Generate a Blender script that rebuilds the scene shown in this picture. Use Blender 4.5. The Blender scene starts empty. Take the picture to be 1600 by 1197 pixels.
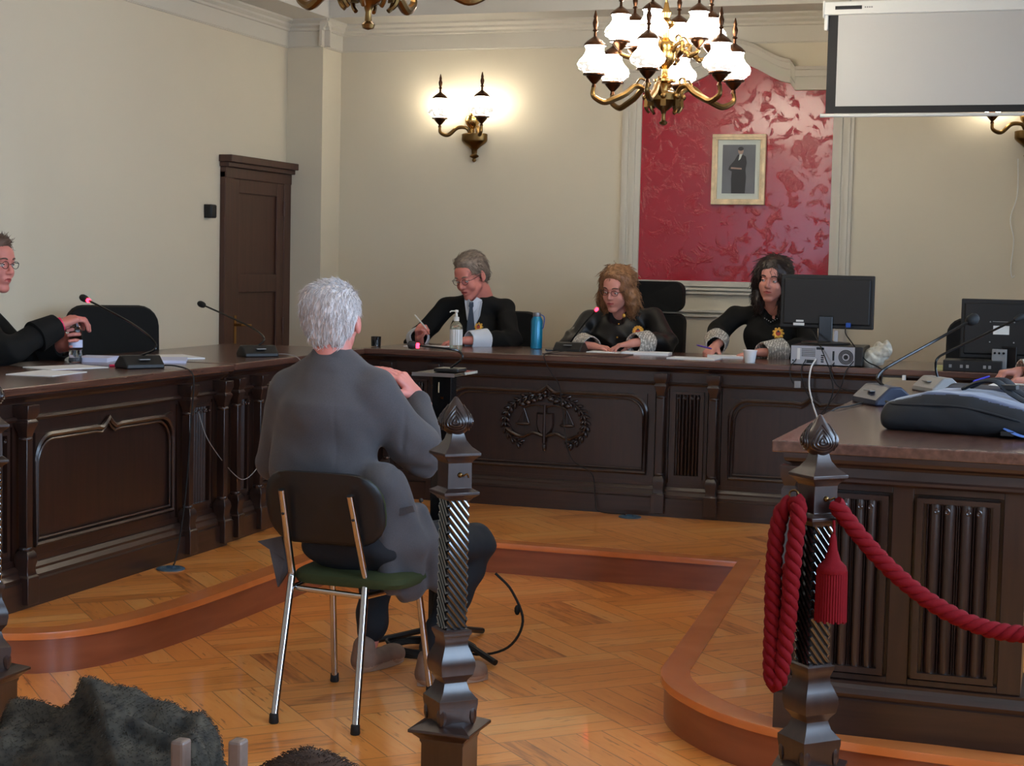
import bpy, math, random
import numpy as np
from math import sin, cos, pi, radians
from mathutils import Vector, Matrix, Euler
random.seed(7)
S = bpy.context.scene
COL = S.collection
H = 1.5; FPX = 2570.; YAW, PITCH, ROLL = .3254, .07175, -.02156
ZP = .147      # platform height
ZD = 1.003     # desk top height

def cam_axes():
    cy, sy, cp, sp, cr, sr = cos(YAW), sin(YAW), cos(PITCH), sin(PITCH), cos(ROLL), sin(ROLL)
    f = Vector((-sy*cp, cy*cp, -sp)); r = Vector((cy, sy, 0)); d = f.cross(r)
    return cr*r+sr*d, -sr*r+cr*d, f
CR, CD, CF = cam_axes()
def P(x, y, Y):
    """point of the room at depth Y seen at photograph position x, y (a measuring aid)"""
    v = CR*((x-800)/FPX)+CD*((y-598.5)/FPX)+CF
    return Vector((0, 0, H))+v*(Y/v.y)

# ---------------------------------------------------------------- materials
M = {}
def _new(name):
    m = bpy.data.materials.new(name); m.use_nodes = True; nt = m.node_tree
    return m, nt, nt.nodes['Principled BSDF'] if 'Principled BSDF' in nt.nodes else nt.nodes.new('ShaderNodeBsdfPrincipled')
def lin(c):
    return tuple((v/12.92 if v <= .04045 else ((v+.055)/1.055)**2.4) for v in c)+(1,)
def mat(name, rgb, rough=.5, metal=0., bump=0., bscale=60., var=0., vscale=6., stretch=(1,1,1), coat=0., spec=.5, sheen=0., emit=None, es=0., trans=0., ior=1.45, alpha=1., detail=4, bdist=.002, subs=0.):
    """rgb in sRGB 0..1; var mixes a darker/lighter tone by noise"""
    m, nt, b = _new(name); N, L = nt.nodes, nt.links
    c = lin(rgb); b.inputs['Base Color'].default_value = c
    b.inputs['Roughness'].default_value = rough; b.inputs['Metallic'].default_value = metal
    b.inputs['Coat Weight'].default_value = coat; b.inputs['Coat Roughness'].default_value = .12
    b.inputs['Specular IOR Level'].default_value = spec; b.inputs['Sheen Weight'].default_value = sheen
    b.inputs['Transmission Weight'].default_value = trans; b.inputs['IOR'].default_value = ior
    b.inputs['Alpha'].default_value = alpha
    if subs: b.inputs['Subsurface Weight'].default_value = subs; b.inputs['Subsurface Radius'].default_value = (.02, .008, .004)
    if emit: b.inputs['Emission Color'].default_value = lin(emit); b.inputs['Emission Strength'].default_value = es
    if bump or var:
        tc = N.new('ShaderNodeTexCoord'); mp = N.new('ShaderNodeMapping'); L.new(tc.outputs['Object'], mp.inputs['Vector'])
        mp.inputs['Scale'].default_value = stretch
    if var:
        n = N.new('ShaderNodeTexNoise'); n.inputs['Scale'].default_value = vscale; n.inputs['Detail'].default_value = detail
        L.new(mp.outputs[0], n.inputs['Vector'])
        r = N.new('ShaderNodeValToRGB'); r.color_ramp.elements[0].position = .3; r.color_ramp.elements[1].position = .72
        r.color_ramp.elements[0].color = tuple(v*(1-var) for v in c[:3])+(1,); r.color_ramp.elements[1].color = tuple(min(1, v*(1+var)) for v in c[:3])+(1,)
        L.new(n.outputs['Fac'], r.inputs[0]); L.new(r.outputs[0], b.inputs['Base Color'])
    if bump:
        n = N.new('ShaderNodeTexNoise'); n.inputs['Scale'].default_value = bscale; n.inputs['Detail'].default_value = 3
        L.new(mp.outputs[0], n.inputs['Vector'])
        q = N.new('ShaderNodeBump'); q.inputs['Strength'].default_value = bump; q.inputs['Distance'].default_value = bdist
        L.new(n.outputs['Fac'], q.inputs['Height']); L.new(q.outputs[0], b.inputs['Normal'])
    M[name] = m; return m

def math_n(nt, op, a, b=None):
    n = nt.nodes.new('ShaderNodeMath'); n.operation = op
    for i, v in enumerate((a, b)):
        if v is None: continue
        if isinstance(v, (int, float)): n.inputs[i].default_value = v
        else: nt.links.new(v, n.inputs[i])
    return n.outputs[0]

def parquet():
    m, nt, b = _new('parquet'); N, L = nt.nodes, nt.links
    tc = N.new('ShaderNodeTexCoord'); sx = N.new('ShaderNodeSeparateXYZ'); L.new(tc.outputs['Object'], sx.inputs[0])
    x, y = sx.outputs[0], sx.outputs[1]; f = lambda op, a, b_=None: math_n(nt, op, a, b_)
    k = 1/math.sqrt(2)/.466
    u = f('SUBTRACT', f('MULTIPLY', f('ADD', x, y), k), 2.70/.466)
    v = f('SUBTRACT', f('MULTIPLY', f('SUBTRACT', y, x), k), 5.02/.466)
    fu, fv = f('FLOOR', u), f('FLOOR', v)
    par = f('FLOORED_MODULO', f('ADD', fu, fv), 2)
    inv = f('SUBTRACT', 1, par)
    across = f('ADD', f('MULTIPLY', v, inv), f('MULTIPLY', u, par))
    along = f('ADD', f('MULTIPLY', u, inv), f('MULTIPLY', v, par))
    a5 = f('MULTIPLY', across, 5); idx = f('FLOOR', a5)
    e1 = f('PINGPONG', a5, .5)           # 0 at the plank joint
    e2 = f('PINGPONG', along, .5)
    gap = f('MINIMUM', e1, f('MULTIPLY', e2, 5))
    comb = N.new('ShaderNodeCombineXYZ'); L.new(f('ADD', fu, f('MULTIPLY', fv, 13.7)), comb.inputs[0]); L.new(idx, comb.inputs[1]); L.new(par, comb.inputs[2])
    wn = N.new('ShaderNodeTexWhiteNoise'); wn.noise_dimensions = '3D'; L.new(comb.outputs[0], wn.inputs['Vector'])
    g = N.new('ShaderNodeCombineXYZ'); L.new(f('MULTIPLY', along, 1.3), g.inputs[0]); L.new(f('MULTIPLY', across, 9), g.inputs[1]); L.new(f('MULTIPLY', wn.outputs['Value'], 40), g.inputs[2])
    n1 = N.new('ShaderNodeTexNoise'); n1.inputs['Scale'].default_value = 2.2; n1.inputs['Detail'].default_value = 6; n1.inputs['Distortion'].default_value = .6; L.new(g.outputs[0], n1.inputs['Vector'])
    n2 = N.new('ShaderNodeTexNoise'); n2.inputs['Scale'].default_value = 3.2; n2.inputs['Detail'].default_value = 2; L.new(g.outputs[0], n2.inputs['Vector'])
    t = f('ADD', f('MULTIPLY', wn.outputs['Value'], .55), f('MULTIPLY', n1.outputs['Fac'], .62))
    r = N.new('ShaderNodeValToRGB'); L.new(t, r.inputs[0]); e = r.color_ramp.elements
    e[0].position = .22; e[0].color = lin((.66, .36, .14)); e[1].position = .88; e[1].color = lin((.97, .68, .37))
    q = r.color_ramp.elements.new(.38); q.color = lin((.90, .56, .25)); q = r.color_ramp.elements.new(.68); q.color = lin((.96, .62, .30))
    kn = N.new('ShaderNodeValToRGB'); L.new(n2.outputs['Fac'], kn.inputs[0]); kn.color_ramp.elements[0].position = .64; kn.color_ramp.elements[0].color = (1, 1, 1, 1); kn.color_ramp.elements[1].position = .74; kn.color_ramp.elements[1].color = (.5, .42, .36, 1)
    gm = N.new('ShaderNodeMapRange'); L.new(gap, gm.inputs[0]); gm.inputs[1].default_value = .004; gm.inputs[2].default_value = .028; gm.inputs[3].default_value = .25; gm.inputs[4].default_value = 1
    m1 = N.new('ShaderNodeMix'); m1.data_type = 'RGBA'; m1.blend_type = 'MULTIPLY'; m1.inputs[0].default_value = 1; L.new(r.outputs[0], m1.inputs[6]); L.new(kn.outputs[0], m1.inputs[7])
    m2 = N.new('ShaderNodeMix'); m2.data_type = 'RGBA'; m2.blend_type = 'MULTIPLY'; m2.inputs[0].default_value = 1; L.new(m1.outputs[2], m2.inputs[6]); L.new(gm.outputs[0], m2.inputs[7])
    L.new(m2.outputs[2], b.inputs['Base Color'])
    b.inputs['Roughness'].default_value = .28; b.inputs['Coat Weight'].default_value = .6; b.inputs['Coat Roughness'].default_value = .07
    bn = N.new('ShaderNodeTexNoise'); bn.inputs['Scale'].default_value = 5; L.new(tc.outputs['Object'], bn.inputs['Vector'])
    hh = f('ADD', f('MULTIPLY', gm.outputs[0], .25), f('MULTIPLY', bn.outputs['Fac'], .5))
    bp = N.new('ShaderNodeBump'); bp.inputs['Strength'].default_value = .25; bp.inputs['Distance'].default_value = .004; L.new(hh, bp.inputs['Height']); L.new(bp.outputs[0], b.inputs['Normal'])
    M['parquet'] = m
parquet()

def wood(name, dark, light, rough=.3, axis=2, scale=3., coat=.2, sc=None):
    m, nt, b = _new(name); N, L = nt.nodes, nt.links
    tc = N.new('ShaderNodeTexCoord'); mp = N.new('ShaderNodeMapping'); L.new(tc.outputs['Object'], mp.inputs[0])
    s = [14, 14, 14]; s[axis] = 1.; s = sc or s; mp.inputs['Scale'].default_value = s
    n = N.new('ShaderNodeTexNoise'); n.inputs['Scale'].default_value = scale; n.inputs['Detail'].default_value = 7; n.inputs['Distortion'].default_value = .4; L.new(mp.outputs[0], n.inputs['Vector'])
    r = N.new('ShaderNodeValToRGB'); L.new(n.outputs['Fac'], r.inputs[0]); r.color_ramp.elements[0].position = .3; r.color_ramp.elements[0].color = lin(dark); r.color_ramp.elements[1].position = .75; r.color_ramp.elements[1].color = lin(light)
    L.new(r.outputs[0], b.inputs['Base Color']); b.inputs['Roughness'].default_value = rough; b.inputs['Coat Weight'].default_value = coat; b.inputs['Coat Roughness'].default_value = .2
    q = N.new('ShaderNodeBump'); q.inputs['Strength'].default_value = .12; q.inputs['Distance'].default_value = .001; L.new(n.outputs['Fac'], q.inputs['Height']); L.new(q.outputs[0], b.inputs['Normal'])
    M[name] = m
wood('dark_oak', (.125, .078, .064), (.20, .125, .098), .32, coat=.35)
wood('dark_oak_x', (.135, .085, .07), (.215, .135, .105), .32, 0)
wood('oak_top', (.27, .175, .14), (.40, .275, .225), .24, 1, 3., .4)
wood('oak_top_x', (.27, .175, .14), (.40, .275, .225), .24, 0, 3., .4)
wood('riser', (.50, .27, .17), (.58, .33, .215), .33, 0, 1.5, sc=(2, 2, 14))
wood('nosing', (.76, .43, .21), (.84, .50, .26), .25, 0, 1.5, .4, (3, 3, 3))
wood('door_wood', (.23, .135, .10), (.29, .175, .13), .45, 2, 2., .0)
wood('post_wood', (.125, .072, .058), (.19, .12, .10), .33, 2, 3., .2)
mat('wall', (.80, .76, .675), .75, var=.02, vscale=1.2, bump=.15, bscale=40)
mat('wall_dim', (.79, .755, .68), .75, bump=.2, bscale=25)
mat('white_trim', (.77, .745, .69), .6)
mat('ceiling_paint', (.76, .745, .71), .85)
mat('brass', (.44, .34, .20), .3, 1.)
mat('brass_bright', (.68, .54, .32), .25, 1.)
mat('bronze', (.30, .20, .14), .3, 1.)
mat('chrome', (.72, .72, .72), .12, 1.)
mat('black_plastic', (.07, .07, .075), .45)
mat('black_gloss', (.045, .045, .05), .18)
mat('black_rubber', (.05, .05, .05), .7)
mat('black_fabric', (.085, .085, .085), .9, bump=.3, bscale=400, bdist=.0006, spec=.3)
mat('grey_plastic', (.52, .52, .52), .4)
mat('steel', (.62, .62, .63), .35, .9)
mat('white_plastic', (.86, .86, .84), .4)
mat('paper', (.90, .90, .90), .7)
mat('paper_blue', (.78, .80, .90), .7)
mat('screen_fabric', (.74, .735, .72), .8)
mat('screen_black', (.11, .11, .12), .7)
mat('glass', (.97, .97, .97), .04, trans=1., ior=1.45)
mat('dark_glass', (.30, .28, .27), .06, trans=.85, ior=1.45)
mat('bulb', (1, .98, .93), .4, emit=(1, .95, .86), es=26.)
mat('red_led', (1, .1, .15), .4, emit=(1, .12, .2), es=14.)
mat('blue_plastic', (.12, .30, .62), .4)
mat('teal_metal', (.02, .47, .62), .28, .3, coat=.4)
mat('skin', (.80, .55, .49), .5, subs=.06, bump=.08, bscale=120, var=.05, vscale=9)
mat('skin_red', (.80, .50, .45), .5, subs=.06, bump=.08, bscale=120, var=.06, vscale=9)
mat('lips', (.62, .28, .27), .45)
mat('eye_white', (.85, .82, .80), .2)
mat('eye_dark', (.10, .07, .05), .15)
mat('robe', (.07, .07, .07), .85, spec=.25, bump=.15, bscale=90, bdist=.002)
mat('robe_satin', (.075, .075, .078), .42, spec=.4, bump=.1, bscale=50, bdist=.002)
mat('shirt_white', (.80, .82, .86), .7)
mat('red_rope', (.40, .02, .055), .85, spec=.2, bump=.5, bscale=300, bdist=.001)
mat('pink_band', (.90, .18, .38), .5)
mat('gold_frame', (.84, .75, .60), .45, .1, var=.25, vscale=18, stretch=(1, 1, 1))
mat('mat_board', (.78, .80, .76), .8)
# ---------------------------------------------------------------- mesh building
class MB:
    def __init__(s): s.v = []; s.f = []; s.m = []; s.mats = []; s.cur = 0
    def use(s, m):
        if m not in s.mats: s.mats.append(m)
        s.cur = s.mats.index(m); return s
    def add(s, vs, fs, T=None):
        o = len(s.v)
        for p in vs:
            p = Vector(p); s.v.append(tuple(T @ p) if T is not None else tuple(p))
        for f in fs: s.f.append(tuple(i+o for i in f)); s.m.append(s.cur)
        return s
    def box(s, c, d, rot=0., T=None, taper=1.):
        x, y, z = (q/2 for q in d)
        vs = [(-x, -y, -z), (x, -y, -z), (x, y, -z), (-x, y, -z), (-x*taper, -y*taper, z), (x*taper, -y*taper, z), (x*taper, y*taper, z), (-x*taper, y*taper, z)]
        A = Matrix.Translation(c) @ Matrix.Rotation(rot, 4, 'Z')
        if T is not None: A = T @ A
        return s.add(vs, [(0, 3, 2, 1), (4, 5, 6, 7), (0, 1, 5, 4), (1, 2, 6, 5), (2, 3, 7, 6), (3, 0, 4, 7)], A)
    def b2(s, x0, x1, y0, y1, z0, z1): return s.box(((x0+x1)/2, (y0+y1)/2, (z0+z1)/2), (abs(x1-x0), abs(y1-y0), abs(z1-z0)))
    def rings(s, rings, closed=True, cap=True, T=None):
        n = len(rings[0]); vs = [p for r in rings for p in r]; fs = []
        for i in range(len(rings)-1):
            for j in range(n if closed else n-1):
                a, b = i*n+j, i*n+(j+1) % n; fs.append((a, b, b+n, a+n))
        if cap and closed: fs.append(tuple(range(n))[::-1]); fs.append(tuple((len(rings)-1)*n+j for j in range(n)))
        return s.add(vs, fs, T)
    def lathe(s, prof, n=20, c=(0, 0, 0), T=None, wob=None):
        R = []
        for (r, z) in prof:
            R.append([(c[0]+max(r, 1e-4)*(wob(2*pi*j/n, z) if wob else 1)*cos(2*pi*j/n), c[1]+max(r, 1e-4)*(wob(2*pi*j/n, z) if wob else 1)*sin(2*pi*j/n), c[2]+z) for j in range(n)])
        return s.rings(R, T=T)
    def square(s, prof, c=(0, 0, 0), rot=0., T=None):
        """a square-plan turned shape: prof of (half width, z)"""
        R = []
        for (r, z) in prof:
            R.append([(c[0]+r*math.sqrt(2)*cos(rot+pi/4+j*pi/2), c[1]+r*math.sqrt(2)*sin(rot+pi/4+j*pi/2), c[2]+z) for j in range(4)])
        return s.rings(R, T=T)
    def tube(s, pts, r, n=8, closed=False, T=None, flat=1., twist=None):
        pts = [Vector(p) for p in pts]; k = len(pts); R = []
        rr = r if hasattr(r, '__len__') else [r]*k
        up = None
        for i in range(k):
            a = pts[(i-1) % k] if (closed or i > 0) else pts[0]; b = pts[(i+1) % k] if (closed or i < k-1) else pts[-1]
            t = (b-a).normalized() if (b-a).length > 1e-9 else Vector((0, 0, 1))
            if up is None: up = Vector((0, 0, 1)) if abs(t.z) < .9 else Vector((1, 0, 0))
            sd = t.cross(up); sd = sd.normalized() if sd.length > 1e-6 else Vector((1, 0, 0)); up = sd.cross(t).normalized()
            ring = []
            for j in range(n):
                a_ = 2*pi*j/n; q = rr[i]*(twist(i, a_) if twist else 1)
                ring.append(pts[i]+sd*cos(a_)*q+up*sin(a_)*q*flat)
            R.append(ring)
        if closed:
            R.append(R[0]); return s.rings(R, cap=False, T=T)
        return s.rings(R, T=T)
    def prism(s, poly, z0, z1, T=None):
        n = len(poly); vs = [(x, y, z0) for x, y in poly]+[(x, y, z1) for x, y in poly]
        fs = [tuple(range(n))[::-1], tuple(range(n, 2*n))]+[(i, (i+1) % n, (i+1) % n+n, i+n) for i in range(n)]
        return s.add(vs, fs, T)
    def ball(s, c, r, n=12, T=None, rot=None):
        r = r if hasattr(r, '__len__') else (r, r, r); m = max(5, n//2+1); R = []
        Q = (rot if rot is not None else Matrix.Identity(3))
        for i in range(m+1):
            t = pi*i/m; t = min(max(t, .02), pi-.02)
            R.append([Vector(c)+Q @ Vector((r[0]*sin(t)*cos(2*pi*j/n), r[1]*sin(t)*sin(2*pi*j/n), -r[2]*cos(t))) for j in range(n)])
        return s.rings(R, T=T)
    def grid(s, fn, nu, nv, thick=0.):
        """a sheet fn(u,v); thick gives it a second side along its normal"""
        pts = [[Vector(fn(i/nu, j/nv)) for j in range(nv+1)] for i in range(nu+1)]
        w = nv+1; vs = [p for r in pts for p in r]; fs = [(i*w+j, (i+1)*w+j, (i+1)*w+j+1, i*w+j+1) for i in range(nu) for j in range(nv)]
        if thick:
            o = len(vs); nn = []
            for i in range(nu+1):
                for j in range(nv+1):
                    du = pts[min(i+1, nu)][j]-pts[max(i-1, 0)][j]; dv = pts[i][min(j+1, nv)]-pts[i][max(j-1, 0)]
                    q = du.cross(dv); nn.append(q.normalized() if q.length > 1e-9 else Vector((0, 0, 1)))
            vs = vs+[p-q*thick for p, q in zip(vs, nn)]; fs = fs+[tuple(a+o for a in f[::-1]) for f in fs]
            B = [i*w for i in range(nu+1)]+[nu*w+j for j in range(1, nv+1)]+[i*w+nv for i in range(nu-1, -1, -1)]+[j for j in range(nv-1, 0, -1)]
            fs += [(B[(i+1) % len(B)], B[i], B[i]+o, B[(i+1) % len(B)]+o) for i in range(len(B))]
        return s.add(vs, fs)
    def build(s, name, m=None, parent=None, label=None, smooth=40, bevel=0., loc=None, subd=0):
        me = bpy.data.meshes.new(name); me.from_pydata(s.v, [], s.f); me.update()
        o = bpy.data.objects.new(name, me); COL.objects.link(o)
        if s.mats:
            for q in s.mats: me.materials.append(M[q])
            me.polygons.foreach_set('material_index', s.m)
        elif m: me.materials.append(M[m])
        fin(o, smooth)
        if bevel:
            b = o.modifiers.new('b', 'BEVEL'); b.width = bevel; b.segments = 2; b.limit_method = 'ANGLE'; b.angle_limit = radians(40)
        if subd:
            q = o.modifiers.new('s', 'SUBSURF'); q.levels = q.render_levels = subd
        if parent is not None: o.parent = parent
        if label: o['label'] = label
        if loc: o.location = loc
        return o
def fin(o, smooth):
    me = o.data
    import bmesh
    bm = bmesh.new(); bm.from_mesh(me); bmesh.ops.recalc_face_normals(bm, faces=bm.faces); bm.to_mesh(me); bm.free()
    if smooth:
        me.polygons.foreach_set('use_smooth', [True]*len(me.polygons)); me.set_sharp_from_angle(angle=radians(smooth))
def thing(name, label, cat, loc=(0, 0, 0), rotz=0., group=None):
    o = bpy.data.objects.new(name, None); COL.objects.link(o); o.location = loc; o.rotation_euler = (0, 0, rotz)
    o.empty_display_size = .1
    return tag(o, label, cat, group)
def tag(o, label, cat, group=None):
    o['label'] = label; o['category'] = cat
    if group: o['group'] = group
    return o
def struct(o, label=None):
    o['kind'] = 'structure'
    if label: o['label'] = label
    return o
def copy_tree(o, parent=None):
    c = o.copy(); COL.objects.link(c)
    if parent is not None: c.parent = parent
    for ch in list(o.children): copy_tree(ch, c)
    return c
def spline(pts, n=8, closed=False):
    """Catmull-Rom through points"""
    pts = [Vector(p) for p in pts]; out = []; k = len(pts)
    rng = range(k) if closed else range(k-1)
    for i in rng:
        a = pts[(i-1) % k] if (closed or i > 0) else pts[0]*2-pts[1]
        b, c = pts[i], pts[(i+1) % k]; d = pts[(i+2) % k] if (closed or i < k-2) else pts[-1]*2-pts[-2]
        for j in range(n):
            t = j/n; out.append(.5*((2*b)+(c-a)*t+(2*a-5*b+4*c-d)*t*t+(3*b-a-3*c+d)*t**3))
    if not closed: out.append(pts[-1])
    return out

# ---------------------------------------------------------------- smooth bodies from distance fields
class SDF:
    def __init__(s): s.e = []
    def cap(s, a, b, r0, r1=None, k=.012): s.e.append(('c', np.array(a, float), np.array(b, float), r0, r0 if r1 is None else r1, k, 1)); return s
    def ell(s, c, r, k=.012, rot=None): s.e.append(('e', np.array(c, float), np.array(r, float), rot, 0, k, 1)); return s
    def cut(s, c, r, k=.008, rot=None): s.e.append(('e', np.array(c, float), np.array(r, float), rot, 0, k, -1)); return s
    def chain(s, pts, rs, k=.012):
        for i in range(len(pts)-1): s.cap(pts[i], pts[i+1], rs[i], rs[i+1], k)
        return s
    def ev(s, X):
        D = None
        for e in s.e:
            if e[0] == 'c':
                _, a, b, r0, r1, k, g = e; ab = b-a; t = np.clip(((X-a)@ab)/max(ab@ab, 1e-9), 0, 1)
                d = np.linalg.norm(X-a-t[..., None]*ab, axis=-1)-(r0+(r1-r0)*t)
            else:
                _, c, r, rot, _, k, g = e; q = X-c
                if rot is not None: q = q@np.array(rot if isinstance(rot, Matrix) else Euler(rot).to_matrix())
                k0 = np.linalg.norm(q/r, axis=-1); k1 = np.linalg.norm(q/(r*r), axis=-1); d = k0*(k0-1)/np.maximum(k1, 1e-6)
            if D is None: D = d; continue
            if g > 0:
                h = np.clip(.5+.5*(D-d)/k, 0, 1); D = D*(1-h)+d*h-k*h*(1-h)
            else:
                h = np.clip(.5-.5*(D+d)/k, 0, 1); D = D*(1-h)-d*h+k*h*(1-h)
        return D
    def bounds(s):
        lo, hi = np.full(3, 1e9), np.full(3, -1e9)
        for e in s.e:
            if e[6] < 0: continue
            if e[0] == 'c':
                r = max(e[3], e[4]); lo = np.minimum(lo, np.minimum(e[1], e[2])-r); hi = np.maximum(hi, np.maximum(e[1], e[2])+r)
            else:
                r = max(e[2]) if e[3] is not None else e[2]; lo = np.minimum(lo, e[1]-r); hi = np.maximum(hi, e[1]+r)
        return lo, hi
    def mesh(s, h, disp=None):
        lo, hi = s.bounds(); q_ = 0. if disp is None else .028; lo = lo-2.5*h-q_; hi = hi+q_; n = np.ceil((hi-lo)/h).astype(int)+4
        # coarse pass, then refine only near the surface
        B = 8; nb = -(-n//B)
        D = np.full(tuple(nb*B+1), 9., np.float32)
        cx = [lo[i]+(np.arange(nb[i])+.5)*B*h for i in range(3)]
        C = np.stack(np.meshgrid(*cx, indexing='ij'), -1); cd = s.ev(C)
        if disp is not None: cd = cd-.01
        near = np.argwhere(np.abs(cd) < B*h*.5*1.75*1.6+.03)
        o = np.arange(B+1)
        base = np.stack(np.meshgrid(o, o, o, indexing='ij'), -1)*h
        # sign for far blocks
        for (i, j, k_) in np.argwhere(cd < 0): D[i*B:(i+1)*B+1, j*B:(j+1)*B+1, k_*B:(k_+1)*B+1] = -9
        for c0 in range(0, len(near), 400):
            ch = near[c0:c0+400]; X = lo+ch[:, None, None, None, :]*B*h+base[None]
            V = s.ev(X)
            if disp is not None: V = V-disp(X)
            for (i, j, k_), v in zip(ch, V): D[i*B:(i+1)*B+1, j*B:(j+1)*B+1, k_*B:(k_+1)*B+1] = v
        return surfnet(D, lo, h)
def surfnet(D, lo, h):
    I = D < 0; sh = D.shape
    c = I[:-1, :-1, :-1].astype(np.int8); acc = np.zeros(tuple(x-1 for x in sh), np.int8)
    offs = [(a, b, d) for a in (0, 1) for b in (0, 1) for d in (0, 1)]
    sl = lambda a, n: slice(a, n-1+a)
    for (a, b, d) in offs: acc += I[sl(a, sh[0]), sl(b, sh[1]), sl(d, sh[2])]
    cell = np.argwhere((acc > 0) & (acc < 8)); idx = -np.ones(acc.shape, np.int32); idx[tuple(cell.T)] = np.arange(len(cell))
    S_ = np.zeros((len(cell), 3)); W = np.zeros(len(cell))
    val = {o: D[cell[:, 0]+o[0], cell[:, 1]+o[1], cell[:, 2]+o[2]] for o in offs}
    for o in offs:
        for ax in range(3):
            if o[ax]: continue
            p = list(o); p[ax] = 1; p = tuple(p); a, b = val[o], val[p]; m = (a < 0) != (b < 0)
            t = np.where(m, a/np.where(m, a-b, 1), 0); q = np.array(o, float)[None].repeat(len(cell), 0); q[:, ax] = t
            S_[m] += q[m]; W[m] += 1
    V = lo+(cell+S_/np.maximum(W, 1)[:, None])*h
    F = []
    for ax in range(3):
        a1, a2 = [(1, 2), (2, 0), (0, 1)][ax]
        A = np.take(I, range(sh[ax]-1), ax); Bn = np.take(I, range(1, sh[ax]), ax)
        E = np.argwhere(A != Bn)
        E = E[(E[:, a1] > 0) & (E[:, a2] > 0) & (E[:, a1] < sh[a1]-1) & (E[:, a2] < sh[a2]-1)]
        fl = A[tuple(E.T)]
        g = []
        for (d1, d2) in ((-1, -1), (0, -1), (0, 0), (-1, 0)):
            q = E.copy(); q[:, a1] += d1; q[:, a2] += d2; g.append(idx[tuple(q.T)])
        g = np.stack(g, 1); ok = (g >= 0).all(1); g, fl = g[ok], fl[ok]
        F.append(np.where(fl[:, None], g, g[:, ::-1]))
    return V, np.concatenate(F)
def relax(V, F, it=2, w=.5):
    n = len(V)
    for _ in range(it):
        A = np.zeros((n, 3)); C = np.zeros(n)
        for i in range(4):
            a, b = F[:, i], F[:, (i+1) % 4]
            np.add.at(A, a, V[b]); np.add.at(C, a, 1); np.add.at(A, b, V[a]); np.add.at(C, b, 1)
        V = V*(1-w)+w*A/np.maximum(C, 1)[:, None]
    return V
def blob(name, sdfs, m, parent=None, label=None, h=.006, it=2, post=None, matfn=None, mats=None, T=None, disp=None):
    """sdfs: list of (SDF, voxel) joined in ONE mesh"""
    if isinstance(sdfs, SDF): sdfs = [(sdfs, h)]
    VV, FF, o = [], [], 0
    for sd, hh in sdfs:
        V, F = sd.mesh(hh, disp); V = relax(V, F, it); VV.append(V); FF.append(F+o); o += len(V)
    V, F = np.concatenate(VV), np.concatenate(FF)
    if post is not None: V = post(V)
    me = bpy.data.meshes.new(name)
    me.vertices.add(len(V)); me.vertices.foreach_set('co', V.astype(np.float32).ravel())
    me.loops.add(len(F)*4); me.loops.foreach_set('vertex_index', F.astype(np.int32).ravel())
    me.polygons.add(len(F)); me.polygons.foreach_set('loop_start', np.arange(0, len(F)*4, 4, dtype=np.int32))
    me.update(calc_edges=True); me.validate()
    me.polygons.foreach_set('use_smooth', [True]*len(me.polygons))
    for q in (mats or [m]): me.materials.append(M[q])
    if matfn is not None:
        C = V[F].mean(1); me.polygons.foreach_set('material_index', matfn(C).astype(np.int32))
    ob = bpy.data.objects.new(name, me); COL.objects.link(ob)
    if T is not None: me.transform(T)
    if parent is not None: ob.parent = parent
    if label: ob['label'] = label
    return ob
def fnoise(X, s, seed=0):
    """cheap smooth noise from sines"""
    a = X*s; x, y, z = a[..., 0]+seed, a[..., 1]+seed*1.7, a[..., 2]-seed
    return (np.sin(x+1.3*np.sin(y*1.1+z*.7))+np.sin(y*1.3+1.7*np.sin(z*.9+x*.5))+np.sin(z*1.2+1.1*np.sin(x*1.4+y*.6)))/3
# ---------------------------------------------------------------- camera
cd = bpy.data.cameras.new('camera'); cam = bpy.data.objects.new('camera', cd); COL.objects.link(cam)
cd.sensor_width = 36; cd.lens = FPX/1600*36; cd.clip_start = .05
R = Matrix((CR, -CD, -CF)).transposed(); cam.matrix_world = Matrix.Translation((0, 0, H)) @ R.to_4x4()
S.camera = cam
S.view_settings.view_transform = 'Standard'; S.view_settings.look = 'None'; S.view_settings.gamma = 1
S.view_settings.exposure = 0.15
S.cycles.max_bounces = 6; S.cycles.diffuse_bounces = 4; S.cycles.glossy_bounces = 3; S.cycles.transmission_bounces = 6; S.cycles.transparent_max_bounces = 6
S.cycles.caustics_reflective = False; S.cycles.caustics_refractive = False; S.cycles.sample_clamp_indirect = 4
S.cycles.use_adaptive_sampling = True; S.cycles.adaptive_threshold = .02
w = bpy.data.worlds.new('world'); S.world = w; w.use_nodes = True
bg = w.node_tree.nodes['Background']; bg.inputs[0].default_value = lin((.74, .85, 1.0)); bg.inputs[1].default_value = 3

XL, XR, YB, YF, ZC = -5.2, 1.06, 10.7, -3.2, 3.42
# ---------------------------------------------------------------- shell
struct(MB().b2(XL-.3, XR+.3, YF-.3, YB+.3, -.12, 0).build('floor', 'parquet', smooth=0))
struct(MB().b2(XL-.3, XR+.3, YF-.3, YB+.3, ZC, ZC+.15).build('ceiling', 'ceiling_paint', smooth=0))
struct(MB().b2(XL-.3, XL, YF, YB, 0, ZC).build('wall_left', 'wall', smooth=0))
struct(MB().b2(XL-.3, XR+.3, YB, YB+.3, 0, ZC).build('wall_back', 'wall', smooth=0))
b = MB(); b.b2(XL-.3, -4.5, YF-.3, YF, 0, ZC); b.b2(-2.7, XR+.3, YF-.3, YF, 0, ZC); b.b2(-4.5, -2.7, YF-.3, YF, 0, .95); b.b2(-4.5, -2.7, YF-.3, YF, 2.95, ZC)
struct(b.build('wall_front', 'wall', smooth=0))
t = bpy.data.objects.new('window_6', None); COL.objects.link(t); t['kind'] = 'structure'; t.location = (-3.6, YF-.15, .95); f = MB()
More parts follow.
